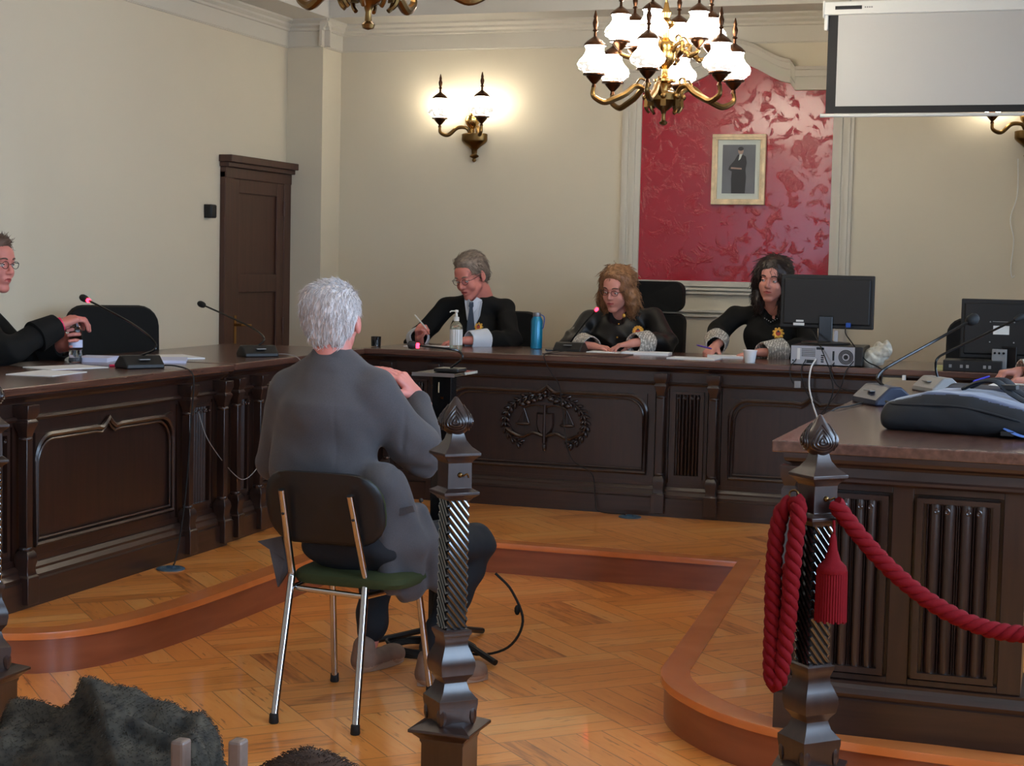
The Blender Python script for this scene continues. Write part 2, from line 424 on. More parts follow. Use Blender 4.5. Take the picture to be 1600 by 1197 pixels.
for (x0, x1, z0, z1) in ((-.9, -.84, 0, 2), (.84, .9, 0, 2), (-.9, .9, 0, .06), (-.9, .9, 1.94, 2), (-.03, .03, 0, 2)): f.b2(x0, x1, -.03, .03, z0, z1)
f.build('window_frame', 'white_plastic', t, smooth=0)
L_ = bpy.data.lights.new('daylight', 'AREA'); L_.shape = 'RECTANGLE'; L_.size = 1.7; L_.size_y = 1.9; L_.energy = 34; L_.color = (.62, .79, 1.)
lo = bpy.data.objects.new('daylight', L_); COL.objects.link(lo); lo.location = (-3.6, YF-.32, 1.95); lo.rotation_euler = (pi/2, 0, 0)
b = MB()
WIN = [(-1.6, -.3), (.6, 1.9), (2.8, 4.1), (5.0, 6.3), (7.2, 8.5)]
b.b2(XR, XR+.3, YF, YB, 0, .95); b.b2(XR, XR+.3, YF, YB, 2.75, ZC)
ys = [YF]+[q for w_ in WIN for q in w_]+[YB]
for i in range(0, len(ys), 2): b.b2(XR, XR+.3, ys[i], ys[i+1], .95, 2.75)
struct(b.build('wall_right', 'wall', smooth=0))
for i, (a, c) in enumerate(WIN):
    t = bpy.data.objects.new('window_%d' % (i+1), None); COL.objects.link(t); t['kind'] = 'structure'; t.location = (XR+.15, (a+c)/2, .95)
    f = MB(); hw = (c-a)/2
    for (y0, y1, z0, z1) in ((-hw, -hw+.06, 0, 1.8), (hw-.06, hw, 0, 1.8), (-hw, hw, 0, .06), (-hw, hw, 1.74, 1.8), (-.03, .03, 0, 1.8), (-hw, hw, 1.2, 1.24)): f.b2(-.03, .03, y0, y1, z0, z1)
    f.build('window_frame', 'white_plastic', t, smooth=0)
    MB().b2(-.2, .0, -hw-.03, hw+.03, -.03, -.002).build('window_sill', 'white_trim', t, smooth=0)
    L_ = bpy.data.lights.new('daylight', 'AREA'); L_.shape = 'RECTANGLE'; L_.size = 1.75; L_.size_y = hw*2-.1; L_.energy = (50, 60, 105, 60, 22)[i]; L_.color = (.54, .74, 1.)
    lo = bpy.data.objects.new('daylight', L_); COL.objects.link(lo); lo.location = (XR+.33, (a+c)/2, 1.85); lo.rotation_euler = (0, pi/2, 0)
# pier in the corner and a shallow pilaster on the left wall
struct(MB().b2(XL, -4.93, 10.4, YB, 0, ZC).build('trim_pier', 'wall', smooth=0))
struct(MB().b2(XL, XL+.06, 2.0, 7.28, 0, ZC).build('trim_pilaster', 'wall', smooth=0))
# crown moulding with frieze: profile (out, z)
def crown(name, p0, p1, nrm, z0=2.965):
    prof = [(0, z0-.004), (.012, z0-.004), (.012, z0), (.018, z0+.004), (.018, z0+.105), (.03, z0+.11), (.03, z0+.125), (.05, z0+.14), (.05, z0+.155), (.075, z0+.172), (.075, z0+.185), (0, z0+.185)]
    b = MB(); n = Vector((nrm[0], nrm[1], 0))
    b.rings([[(Vector((p[0], p[1], 0))+n*o+Vector((0, 0, z))) for (o, z) in prof] for p in (p0, p1)], cap=True)
    return struct(b.build(name, 'white_trim', smooth=0))
crown('trim_crown_left', (XL, 2.0), (XL, 10.4), (1, 0))
crown('trim_crown_pier_front', (XL, 10.4), (-4.93+.06, 10.4), (0, -1))
crown('trim_crown_pier_side', (-4.93, 10.34), (-4.93, YB), (1, 0))
crown('trim_crown_back', (-4.93, YB), (XR, YB), (0, -1))
# ceiling beams
ZB = 3.15
struct(MB().b2(XL, -4.86, 1.0, 10.34, ZB, ZC).build('trim_beam_left', 'ceiling_paint', smooth=0))
struct(MB().b2(XL, XR, 10.34, YB, ZB, ZC).build('trim_beam_back', 'ceiling_paint', smooth=0))
b = MB(); b.b2(-4.86, -4.76, 1.0, 10.34, 3.36, ZC); b.b2(-4.86, -4.80, 1.0, 10.34, 3.31, 3.36)
struct(b.build('trim_beam_moulding', 'white_trim', smooth=0))

# ---------------------------------------------------------------- platform with its curved ends
edge = spline([(-5.2, 4.90, 0), (-4.4, 4.885, 0), (-3.75, 4.885, 0), (-3.52, 4.93, 0), (-3.36, 5.06, 0), (-3.27, 5.30, 0), (-3.225, 5.70, 0), (-3.215, 6.3, 0)], 8)
edge += [Vector(q) for q in ((-3.215, 7.50, 0), (-1.395, 7.50, 0))]
edge += spline([(-1.33, 6.6, 0), (-1.255, 5.55, 0), (-1.235, 5.33, 0), (-1.17, 5.16, 0), (-1.07, 5.02, 0), (-.95, 4.90, 0), (-.78, 4.795, 0), (-.55, 4.735, 0), (-.2, 4.705, 0), (.3, 4.70, 0), (1.06, 4.70, 0)], 8)
poly = [(p.x, p.y) for p in edge]+[(XR, YB), (XL, YB)]
b = MB(); n = len(poly); b.use('parquet')
b.add([(x, y, ZP) for x, y in poly], [tuple(range(n))]); b.use('riser'); k = len(edge)
b.add([(p.x, p.y, 0) for p in edge]+[(p.x, p.y, ZP) for p in edge], [(i, i+1, i+1+k, i+k) for i in range(k-1)])
struct(b.build('floor_platform', smooth=30))
# nosing strip along the edge
def offset(pl, d):
    out = []
    for i, p in enumerate(pl):
        a = pl[max(i-1, 0)]; c = pl[min(i+1, len(pl)-1)]
        t1 = (p-a).normalized() if i else (c-p).normalized(); t2 = (c-p).normalized() if i < len(pl)-1 else t1
        n1 = Vector((-t1.y, t1.x, 0)); n2 = Vector((-t2.y, t2.x, 0)); nn = (n1+n2); nn = nn/max(nn.length_squared, .3)*2
        out.append(p+nn*d)
    return out
outp, inp = offset(edge, -.014), offset(edge, .085)
b = MB()
b.rings([[Vector((o_.x, o_.y, ZP-.022)), Vector((o_.x, o_.y, ZP-.004)), Vector((o_.x, o_.y, 0))*.985+Vector((i_.x, i_.y, 0))*.015+Vector((0, 0, ZP+.003)), Vector((i_.x, i_.y, ZP+.003)), Vector((i_.x, i_.y, ZP-.022))] for o_, i_ in zip(outp, inp)])
struct(b.build('trim_step_nosing', 'nosing', smooth=35))

# ---------------------------------------------------------------- red recess with plaster surround
m, nt, bs = _new('red_paint'); N, L = nt.nodes, nt.links
bs.inputs['Base Color'].default_value = lin((.60, .045, .125)); bs.inputs['Roughness'].default_value = .22; bs.inputs['Specular IOR Level'].default_value = .55
tc = N.new('ShaderNodeTexCoord'); vo = N.new('ShaderNodeTexNoise'); vo.inputs['Scale'].default_value = 10; vo.inputs['Detail'].default_value = 12; vo.inputs['Roughness'].default_value = .68; vo.inputs['Distortion'].default_value = .5; L.new(tc.outputs['Object'], vo.inputs['Vector'])
rp = N.new('ShaderNodeValToRGB'); rp.color_ramp.elements[0].position = .52; rp.color_ramp.elements[1].position = .74; L.new(vo.outputs['Fac'], rp.inputs[0])
bu = N.new('ShaderNodeBump'); bu.inputs['Strength'].default_value = .6; bu.inputs['Distance'].default_value = .004; L.new(rp.outputs[0], bu.inputs['Height']); L.new(bu.outputs[0], bs.inputs['Normal']); M['red_paint'] = m
RX0, RX1 = -2.735, -1.475
def arch(x):   # lower edge of the hood above the red field
    c = (RX0+RX1)/2; q = abs(x-c)/(RX1-RX0)*2
    return 2.70+.065*(1+cos(pi*min(1, q/.587))) if q < .587 else 2.655
xs_ = [RX0+(RX1-RX0)*i/40 for i in range(41)]
struct(MB().rings([[(x, y, z) for x, z in [(RX0, 1.42)]+[(x, arch(x)+.02) for x in xs_]+[(RX1, 1.42)]] for y in (YB-.012, YB)]).build('trim_red_field', 'red_paint', smooth=0))
b = MB()
for (x0, x1, o) in ((RX0-.13, RX0, .03), (RX0-.11, RX0-.085, .042), (RX0-.06, RX0-.035, .042), (RX1, RX1+.13, .03), (RX1+.085, RX1+.11, .042), (RX1+.035, RX1+.06, .042)):
    b.b2(x0, x1, YB-o, YB, .2 if x0 < RX0 or x0 >= RX1 else 1.4, 2.66)
b.b2(RX0, RX1, YB-.03, YB, 1.385, 1.42); b.b2(RX0, RX1, YB-.045, YB, 1.36, 1.375); b.b2(RX0, RX1, YB-.04, YB, 1.335, 1.35)
b.b2(RX0, RX1, YB-.035, YB, 1.215, 1.23); b.b2(RX0, RX1, YB-.03, YB, 1.185, 1.2)
struct(b.build('trim_red_surround', 'white_trim', smooth=0))
b = MB(); nn = 48; X0, X1 = RX0-.13, RX1+.13
def hood(off, zt):
    lo_ = []; 
    for i in range(nn+1):
        x = X0+(X1-X0)*i/nn; lo_.append((x, arch(x)+zt))
    return lo_
for (d0, d1, o) in ((0, .04, .05), (.04, .085, .035), (.085, .125, .06), (.125, .145, .085)):
    A, B_ = hood(0, d0), hood(0, d1)
    b.rings([[(A[i][0], YB, A[i][1]), (A[i][0], YB-o, A[i][1]), (B_[i][0], YB-o-.012, B_[i][1]), (B_[i][0], YB, B_[i][1])] for i in range(nn+1)])
struct(b.build('trim_red_hood', 'white_trim', smooth=0))

# ---------------------------------------------------------------- door in the left wall
d = bpy.data.objects.new('door_1', None); COL.objects.link(d); d['kind'] = 'structure'; d.location = (XL, 9.93, 0); d['label'] = 'brown panelled wooden door in the left wall by the corner'
b = MB(); b.b2(0, .04, -.47, -.37, 0, 2.06); b.b2(0, .04, .37, .47, 0, 2.06); b.b2(0, .045, -.47, .47, 2.02, 2.09); b.b2(0, .07, -.48, .48, 2.09, 2.12); b.b2(0, .095, -.49, .50, 2.12, 2.165)
b.build('door_frame', 'door_wood', d, smooth=0, bevel=.004)
b = MB(); b.b2(0, .02, -.37, .37, .0, 2.02)
for (z0, z1) in ((.1, 1.32), (1.40, 1.98)): pass
for (y0, y1, z0, z1) in ((-.37, -.27, 0, 2.02), (.27, .37, 0, 2.02), (-.27, .27, 1.93, 2.02), (-.27, .27, 1.28, 1.40), (-.27, .27, .0, .2)): b.b2(.02, .035, y0, y1, z0, z1)
b.build('door_leaf', 'door_wood', d, smooth=0, bevel=.004)
b = MB(); b.b2(.035, .04, -.335, -.305, .93, 1.13); b.tube([(.04, -.32, 1.07), (.085, -.32, 1.07), (.09, -.30, 1.07), (.088, -.20, 1.065)], .009, 8)
b.build('door_handle', 'brass_bright', d)
for z in (.35, 1.85, 1.05): MB().tube([(.04, .37, z-.05), (.04, .37, z+.05)], .012, 8).build('hinge', 'door_wood', d)
tag(MB().box((0, 0, 0), (.05, .07, .085)).box((.028, 0, 0), (.006, .062, .075)).build('wall_sensor', 'black_plastic', bevel=.004, loc=(XL+.025, 9.29, 1.797)), 'small dark grey square box on the wall left of the door', 'thermostat')
# ---------------------------------------------------------------- carved oak desks
WD, WX = 'dark_oak', 'dark_oak_x'
def column(parent, x, w=.05, zt=.93, y=-.055):
    b = MB(); b.use(WD)
    b.square([(.036, .165), (.036, .27), (.030, .275), (.026, .30), (.033, .335), (.030, .355), (.022, .37)], (x, y+.02, 0))
    b.square([(.019, .37), (.019, .80)], (x, y+.02, 0))
    b.lathe([(.024, .368), (.027, .376), (.024, .384)], 10, (x, y+.02, 0)); b.lathe([(.024, .792), (.028, .80), (.024, .808)], 10, (x, y+.02, 0))
    b.square([(.018, .80), (.022, .825), (.034, .86), (.034, .865), (.027, .875), (.037, .90), (.037, .93)], (x, y+.02, 0))
    return b.build('column', parent=parent, bevel=.002)
def arch_panel(parent, x0, x1, z0, z1, ogee=True):
    """recessed board with a moulded, round-cornered frame"""
    b = MB(); b.use(WD); r = min(.10, (x1-x0)*.22); y = -.012
    # board
    b.b2(x0, x1, .004, .02, z0, z1)
    top = []
    for i in range(9):
        t = pi-i*pi/16; top.append((x0+r+r*cos(t), z1-r+r*sin(t)))
    xm = (x0+x1)/2
    if ogee and x1-x0 > .6:
        top += [(xm-.09, z1), (xm-.05, z1-.006), (xm-.02, z1+.012), (xm, z1+.032), (xm+.02, z1+.012), (xm+.05, z1-.006), (xm+.09, z1)]
    for i in range(9):
        t = pi/2-i*pi/16; top.append((x1-r+r*cos(t), z1-r+r*sin(t)))
    path = [(x0, z0)]+top+[(x1, z0)]
    for (o, rr, yy) in ((0, .011, -.012), (.020, .006, -.008)):
        c = Vector((xm, 0, (z0+z1)/2)); q = []
        for (x, z) in path: q.append((x+(o if x < xm-.2*(x1-x0) else -o if x > xm+.2*(x1-x0) else 0), yy, z-(o if z > z0+.01 else -o)))
        b.tube(q, rr, 6, closed=True)
    # spandrels between the rounded corners and the square frame
    for s in (0, 1):
        pts = [(x0, z1+.012) if s == 0 else (x1, z1+.012)]
        arc = [(x0+r+r*cos(pi-i*pi/16), z1-r+r*sin(pi-i*pi/16)) for i in range(9)]
        if s: arc = [(x1+x0-x, z) for x, z in arc]
        q = pts+arc
        b.rings([[(x, yy, z) for x, z in q] for yy in (-.012, .01)])
    return b.build('carved_panel', parent=parent, smooth=50)
def linenfold(parent, x0, x1, z0, z1, folds=2, curl=True, name='linenfold_panel', depth=.03):
    b = MB(); b.use(WD); b.b2(x0, x1, .006, .02, z0, z1)
    w = (x1-x0)-.03; xs = x0+.015; fw = w/folds
    def prof(t):   # one fold of cloth, t 0..1
        return depth*(.25+.75*abs(sin(pi*(t*2 % 1)))**.6) if .08 < t < .92 else depth*.2
    n = 20*folds
    for k in range(folds):
        # each fold is a pair of round rolls with a deep crease, standing ends cut in a wave
        for (a, c, hgt) in ((.0, .07, .5), (.06, .475, 1.), (.47, .53, .55), (.525, .94, 1.), (.93, 1.0, .5)):
            xa, xb = xs+fw*(k+a), xs+fw*(k+c); m_ = 8; rings = []
            cut = .018*hgt
            for (zz, fl) in ((z0+.012, 0), (z0+.03, 1), (z1-.03-cut, 1), (z1-.012, 2)):
                ring = []
                for i in range(m_+1):
                    t = i/m_; x = xa+(xb-xa)*t; yy = .006-depth*hgt*sin(pi*t)**.8 if 0 < t < 1 else .006
                    z_ = zz+(cut*1.0*sin(pi*t) if fl == 2 else -cut*sin(pi*t) if fl == 0 else 0)
                    ring.append((x, yy if fl == 1 else yy*.55, z_))
                ring += [(xb, .012, zz), (xa, .012, zz)]
                rings.append(ring)
            b.rings(rings)
        if curl:
            for s in (-1, 1):
                cx = xs+fw*(k+.5)+s*.0135; cz = z1-.022
                b.tube([(cx+.009*(1-i/14)*cos(pi/2-s*(i*.55)), -.030+.008, cz+.009*(1-i/14)*sin(pi/2-s*(i*.55))) for i in range(13)], .003, 6)
    # moulded frame
    for (q0, q1, r0, r1) in ((x0-.012, x0+.006, z0-.012, z1+.012), (x1-.006, x1+.012, z0-.012, z1+.012)): b.b2(q0, q1, -.014, .01, r0, r1)
    b.b2(x0-.012, x1+.012, -.0135, .01, z1-.002, z1+.012); b.b2(x0-.012, x1+.012, -.0135, .01, z0-.014, z0+.004)
    return b.build(name, parent=parent, smooth=35)
def desk(label, A, B, mods, depth=.72, top_over=(.0, .0), ends=True, front_top=.06, zfloor=ZP, zt=ZD):
    """front runs from A to B; local x along it, -y outwards"""
    A, B = Vector((A[0], A[1], 0)), Vector((B[0], B[1], 0)); Ln = (B-A).length; ang = math.atan2(B.y-A.y, B.x-A.x)
    t = thing('carved_desk', label, 'desk', A, ang, 'carved desks around the court')
    z0 = zfloor
    b = MB(); b.use('oak_top_x')
    b.b2(-top_over[0], Ln+top_over[1], -front_top, depth, zt-.032, zt)
    tb = b.build('desktop', parent=t, smooth=0, bevel=.005)
    b = MB(); b.use(WX)
    b.b2(0, Ln, .02, .045, z0, zt-.032)             # back board of the front
    b.b2(0, .025, .045, depth-.04, z0, zt-.033); b.b2(Ln-.025, Ln, .045, depth-.04, z0, zt-.033)
    b.b2(0, Ln, -.001, .02, z0, .33); b.b2(0, Ln, -.001, .02, .845, zt-.033)
    b.build('carcass', parent=t, smooth=0)
    b = MB(); b.use(WX); prof = [(.02, z0), (-.045, z0), (-.045, z0+.10), (-.035, z0+.106), (-.035, z0+.118), (-.022, z0+.135), (-.022, z0+.145), (-.008, z0+.16), (.02, z0+.16)]
    b.rings([[(x, y, z) for y, z in prof] for x in (0, Ln)]); b.build('plinth', parent=t, smooth=0)
    b = MB(); b.use(WX); prof = [(.02, .935), (-.012, .935), (-.02, .945), (-.03, .948), (-.045, .962), (-.045, .97), (.02, .97)]
    b.rings([[(x, y, z) for y, z in prof] for x in (0, Ln)]); prof = [(.02, .862), (-.012, .862), (-.02, .872), (-.012, .882), (.02, .884)]
    b.rings([[(x, y, z) for y, z in prof] for x in (0, Ln)]); b.build('top_moulding', parent=t, smooth=0)
    cuts = []
    for q in mods:
        if q[0] == 'col': column(t, q[1]); b = MB().use(WD); b.b2(q[1]-.035, q[1]+.035, 0, .02, .33, .845); b.build('stile', parent=t, smooth=0)
        elif q[0] == 'panel': arch_panel(t, q[1]+.045, q[2]-.045, .375, .80); frame(t, q[1], q[2], .045, .375, .80)
        elif q[0] == 'linen': linenfold(t, q[1]+.03, q[2]-.03, .37, .82, q[3] if len(q) > 3 else 3, depth=.012); frame(t, q[1], q[2], .03, .37, .82)
    return t
def frame(t, x0, x1, w, z0, z1):
    b = MB().use(WD); b.b2(x0, x0+w, 0, .02, .33, .845); b.b2(x1-w, x1, 0, .02, .33, .845); b.b2(x0+w, x1-w, .0005, .02, .33, z0); b.b2(x0+w, x1-w, .0005, .02, z1, .845)
    b.build('frame', parent=t, smooth=0)

# judge's bench: a long front parallel to the back wall
X0 = -3.86
jm = [('panel', -3.84, -3.73), ('col', -3.69), ('linen', -3.65, -3.44), ('col', -3.40), ('panel', -3.36, -2.12), ('col', -2.08), ('linen', -2.04, -1.83), ('col', -1.79), ('panel', -1.75, -.80), ('col', -.76), ('linen', -.72, -.51), ('col', -.47), ('panel', -.43, .6)]
jd = desk('long dark carved judges bench with a crest, facing the room below the red wall field', (X0, 8.745), (.62, 8.745), [(m_[0],)+tuple(x-X0 for x in m_[1:3]) for m_ in jm], depth=.80)
# carved crest
b = MB().use(WD); cx, cz = -2.748-X0, .625
def leafb(x, z, a, s=1., y=-.012): b.ball((x, y, z), (.021*s, .010, .009*s), 8, rot=Matrix.Rotation(-a, 3, 'Y'))
for sgn in (-1, 1):
    for i in range(13):
        t_ = radians(-52+i*11.0); rx, rz = .235, .150
        x, z = cx+sgn*rx*cos(t_), cz+rz*sin(t_)*1.05
        a = math.atan2(rz*cos(t_), -rx*sin(t_)*1.0)
        for o, da in ((.0, 0), (.016, .7), (-.016, -.7)):
            leafb(x+sgn*o*cos(t_), z+o*sin(t_), (a+da) if sgn > 0 else pi-(a+da), .9)
    # scale pan and its cords
    b.ball((cx+sgn*.130, -.014, cz-.012), (.045, .014, .010), 10)
    for dx in (-.036, 0, .036): b.tube([(cx+sgn*.125, -.01, cz+.075), (cx+sgn*.130+dx, -.012, cz-.006)], .0025, 5)
    b.tube(spline([(cx, -.014, cz+.085), (cx+sgn*.06, -.016, cz+.098), (cx+sgn*.125, -.012, cz+.078)], 5), .006, 6)
    # ribbon
    b.tube(spline([(cx+sgn*.01, -.014, cz-.075), (cx+sgn*.07, -.02, cz-.060), (cx+sgn*.13, -.014, cz-.085), (cx+sgn*.19, -.02, cz-.065), (cx+sgn*.225, -.012, cz-.045)], 5), .014, 6, flat=.7)
    for i in range(4): b.ball((cx+sgn*(.03+.034*i), -.018, cz+.132-.012*i), (.016, .012, .013), 8)
sh = [(-.045, .05), (.045, .05), (.047, -.01), (.035, -.05), (0, -.082), (-.035, -.05), (-.047, -.01)]
b.rings([[(cx+x*k_, y, cz+z*k_) for x, z in sh] for y, k_ in ((.0, 1.08), (-.014, 1.05), (-.022, .9))])
b.tube([(cx, -.022, cz+.10), (cx, -.022, cz-.115)], [.006, .010], 8)
for i in range(5): b.ball((cx+(i-2)*.022, -.018, cz+.128+.010*(2-abs(i-2))), .010, 8)
b.ball((cx, -.018, cz+.168), .012, 8); b.ball((cx, -.016, cz-.14), (.010, .008, .022), 8); b.box((cx, -.016, cz+.105), (.10, .016, .014))
b.build('carved_crest', parent=jd)

# left bench: two runs along the left side
def lrun(label, y0, y1, x0, x1, mods, **k):   # front faces +X
    return desk(label, (x0, y0), (x1, y1), [(m_[0],)+tuple(q-y0 for q in m_[1:3]) for m_ in mods], **k)
lrun('dark carved desk along the left side with papers, a bottle and a microphone on it', 4.95, 6.885, -3.775, -3.775,
     [('linen', 4.98, 5.26), ('col', 5.31), ('panel', 5.36, 6.48), ('col', 6.53), ('linen', 6.57, 6.80), ('col', 6.85)], depth=.80, top_over=(.0, .03))
lrun('dark carved desk run joining the left desk to the judges bench, microphone on top', 6.97, 8.66, -3.80, -3.88,
     [('col', 7.03), ('linen', 7.06, 7.24), ('col', 7.29), ('panel', 7.33, 8.35), ('col', 8.40)], depth=.80)
# right bench, its narrow end towards the public
t = thing('carved_desk', 'carved desk end with two linenfold panels and a worn brown top, under the navy backpack', 'desk', (-.745, 4.83, 0), 0, 'carved desks around the court')
WB = .66; b = MB().use('oak_top'); b.prism([(-.065, -.03), (WB+.04, -.03), (WB+.04, 3.0), (-.025, 3.0)], ZD-.034, ZD); b.build('desktop', parent=t, smooth=0, bevel=.004)
b = MB().use(WD); b.b2(0, WB, .02, .05, ZP, ZD-.034); b.b2(0, .03, .05, 2.95, ZP, ZD-.034); b.b2(WB-.03, WB, .05, .30, ZP, ZD-.034); b.build('carcass', parent=t, smooth=0)
for (nm, prof) in (('plinth', [(.02, ZP), (-.035, ZP), (-.035, ZP+.108), (-.028, ZP+.112), (-.032, ZP+.125), (-.022, ZP+.14), (-.012, ZP+.15), (-.012, ZP+.158), (.02, ZP+.16)]),
                   ('top_moulding', [(.02, .885), (-.014, .885), (-.022, .892), (-.022, .90), (-.012, .905), (-.006, .93), (-.010, .937), (-.026, .945), (-.030, .955), (-.030, .969), (.02, .969)])):
    b = MB().use(WX); o = [(y, z) for y, z in prof]
    b.rings([[(y, 2.95, z) for y, z in o], [(y, y, z) for y, z in o], [(WB-y, y, z) for y, z in o], [(WB-y, .30, z) for y, z in o]]); b.build(nm, parent=t, smooth=0)
Q = [(.062, .285), (.345, .595)]; b = MB().use(WD)
for (x0, x1) in ((0, Q[0][0]), (Q[0][1], Q[1][0]), (Q[1][1], WB)): b.b2(x0, x1, 0, .02, .307, .885)
for (x0, x1) in Q: b.b2(x0, x1, .0005, .02, .307, .325); b.b2(x0, x1, .0005, .02, .865, .885)
b.build('frame', parent=t, smooth=0, bevel=.002)
for (x0, x1) in Q: linenfold(t, x0+.022, x1-.022, .345, .845, 2, depth=.017)
b = MB().use('dark_oak'); b.square([(.022, .307), (.022, .86), (.016, .87), (.026, .90), (.026, .93)], (-.012, .0, 0)); b.build('column', parent=t)
# ---------------------------------------------------------------- lamps
m, nt, bs = _new('shade_glass'); N, L = nt.nodes, nt.links
bs.inputs['Base Color'].default_value = (.9, .9, .9, 1); bs.inputs['Roughness'].default_value = .15
tc = N.new('ShaderNodeTexCoord'); sx = N.new('ShaderNodeSeparateXYZ'); L.new(tc.outputs['Object'], sx.inputs[0])
vo = N.new('ShaderNodeTexVoronoi'); vo.inputs['Scale'].default_value = 34; L.new(tc.outputs['Object'], vo.inputs['Vector'])
etch = math_n(nt, 'GREATER_THAN', vo.outputs['Distance'], .42)
band = math_n(nt, 'MULTIPLY', math_n(nt, 'LESS_THAN', sx.outputs[2], .062), math_n(nt, 'GREATER_THAN', sx.outputs[2], .012))
k_ = math_n(nt, 'SUBTRACT', 1, math_n(nt, 'MULTIPLY', math_n(nt, 'MULTIPLY', etch, band), .985))
rim = math_n(nt, 'LESS_THAN', sx.outputs[2], .012)
bs.inputs['Emission Color'].default_value = lin((1, .955, .87)); L.new(math_n(nt, 'MULTIPLY', k_, 36.), bs.inputs['Emission Strength']); M['shade_glass'] = m
def lamp_head(parent, loc, s=1.):
    """cup, shade with its cap and finial; children of one arm"""
    b = MB().use('bronze'); b.lathe([(.012*s, -.055*s), (.008*s, -.04*s), (.02*s, -.028*s), (.034*s, -.012*s), (.036*s, -.006*s), (.05*s, -.002*s), (.05*s, .004*s), (.03*s, .006*s), (.026*s, .014*s)], 16)
    b.build('cup', parent=parent, loc=loc)
    b = MB().use('shade_glass')
    b.lathe([(.028*s, .008*s), (.05*s, .012*s), (.072*s, .030*s), (.0765*s, .045*s), (.068*s, .062*s), (.050*s, .082*s), (.040*s, .100*s), (.040*s, .115*s), (.046*s, .128*s), (.030*s, .132*s)], 24, wob=lambda a, z: 1+.025*cos(8*a))
    sh = b.build('shade', parent=parent, loc=loc, smooth=60)
    b = MB().use('bronze'); b.lathe([(.050*s, .124*s), (.048*s, .132*s), (.034*s, .146*s), (.014*s, .160*s), (.007*s, .166*s), (.006*s, .185*s), (.013*s, .190*s), (.007*s, .198*s), (.011*s, .212*s), (.013*s, .225*s), (.007*s, .243*s), (.009*s, .25*s), (.003*s, .275*s), (.0005*s, .280*s)], 14)
    b.build('finial', parent=parent, loc=loc)
def s_arm(b, r0, z0, r1, z1, a, rad=.0085, dip=.06):
    rad *= 1.3
    """an S-scroll from the hub out and under, then up to the cup"""
    q = [(r0, z0), (r0+.03, z0+.035), (r0+.075, z0+.045), (r0+(r1-r0)*.42, z0+.005), (r0+(r1-r0)*.62, z0-dip*.55), (r1-.06, z0-dip), (r1-.012, z0-dip*.6), (r1+.006, z0-dip*.1), (r1, z1-.055)]
    pts = spline([(r*cos(a), r*sin(a), z) for r, z in q], 5); n = len(pts)
    b.tube(pts, [rad*(1.0+.55*sin(pi*min(1, i/(n*.92)))**1) for i in range(n)], 8)
    for f in (.45, .62): p = pts[int(n*f)]; b.ball(p, .016, 8)
    c = spline([((r0+.075)*cos(a), (r0+.075)*sin(a), z0+.045), ((r0+.05)*cos(a), (r0+.05)*sin(a), z0+.085), ((r0+.02)*cos(a), (r0+.02)*sin(a), z0+.075), ((r0+.028)*cos(a), (r0+.028)*sin(a), z0+.055)], 4)
    b.tube(c, .0055, 6)
def chandelier(loc, label, a0=30.6, b0=27.):
    t = thing('chandelier', label, 'chandelier', loc, 0, 'brass chandeliers of the courtroom')
    b = MB().use('brass')
    b.lathe([(.001, -.005), (.018, .0), (.022, .012), (.012, .022), (.010, .05), (.016, .07), (.035, .085), (.060, .105), (.085, .118), (.092, .125), (.092, .158), (.086, .165), (.05, .172), (.02, .18)], 28)
    for i in range(8):
        a = i*pi/4+.2; b.box((.094*cos(a), .094*sin(a), .128), (.022, .03, .075), a, taper=.7); b.ball((.10*cos(a), .10*sin(a), .142), .017, 8)
        b.tube(spline([(.098*cos(a), .098*sin(a), .10), (.088*cos(a), .088*sin(a), .075), (.075*cos(a), .075*sin(a), .062)], 3), .008, 6)
    b.build('hub', parent=t)
    b = MB().use('brass_bright')
    b.lathe([(.02, .175), (.022, .20), (.03, .215), (.06, .225), (.06, .235), (.03, .245), (.018, .26), (.018, .29), (.03, .305), (.05, .33), (.06, .36), (.060, .40), (.05, .43), (.035, .44), (.02, .455), (.022, .50), (.035, .51), (.05, .525), (.05, .535), (.03, .545), (.018, .56), (.028, .585), (.016, .61), (.01, .64)], 24, wob=lambda a, z: 1+(.05*abs(sin(8*a)) if .30 < z < .44 else 0))
    b.build('stem', parent=t)
    b = MB().use('brass')
    for i in range(10):
        z = .64+i*.05; zc = z+.025
        if loc[2]+zc > ZC-.06: break
        b.tube([(.014*cos(q*pi/4)*(1 if i % 2 else 0), .014*cos(q*pi/4)*(0 if i % 2 else 1), zc+.03*sin(q*pi/4)) for q in range(8)], .004, 6, closed=True)
    b.lathe([(.004, .64), (.004, ZC-loc[2]-.05), (.03, ZC-loc[2]-.05), (.06, ZC-loc[2]-.012), (.06, ZC-loc[2]-.001)], 12); b.build('chain', parent=t)
    for n_, r1, z0, z1, aa, sc in ((6, .385, .150, .245, a0, 1.2), (6, .245, .375, .425, b0, 1.12)):
        for k in range(n_):
            a = radians(aa+60*k); b = MB().use('brass'); s_arm(b, .085 if n_ and z0 < .2 else .055, z0, r1, z1, a, .0085 if z0 < .2 else .007, .045 if z0 < .2 else .03)
            ar = b.build('arm', parent=t); lamp_head(ar, (r1*cos(a), r1*sin(a), z1), sc)
    return t
chandelier((-2.085, 8.60, 2.26), 'lit brass chandelier with glass shades hanging before the red wall field')
chandelier((-2.165, 4.90, 2.245), 'second brass chandelier, only its bottom knob showing at the top edge')
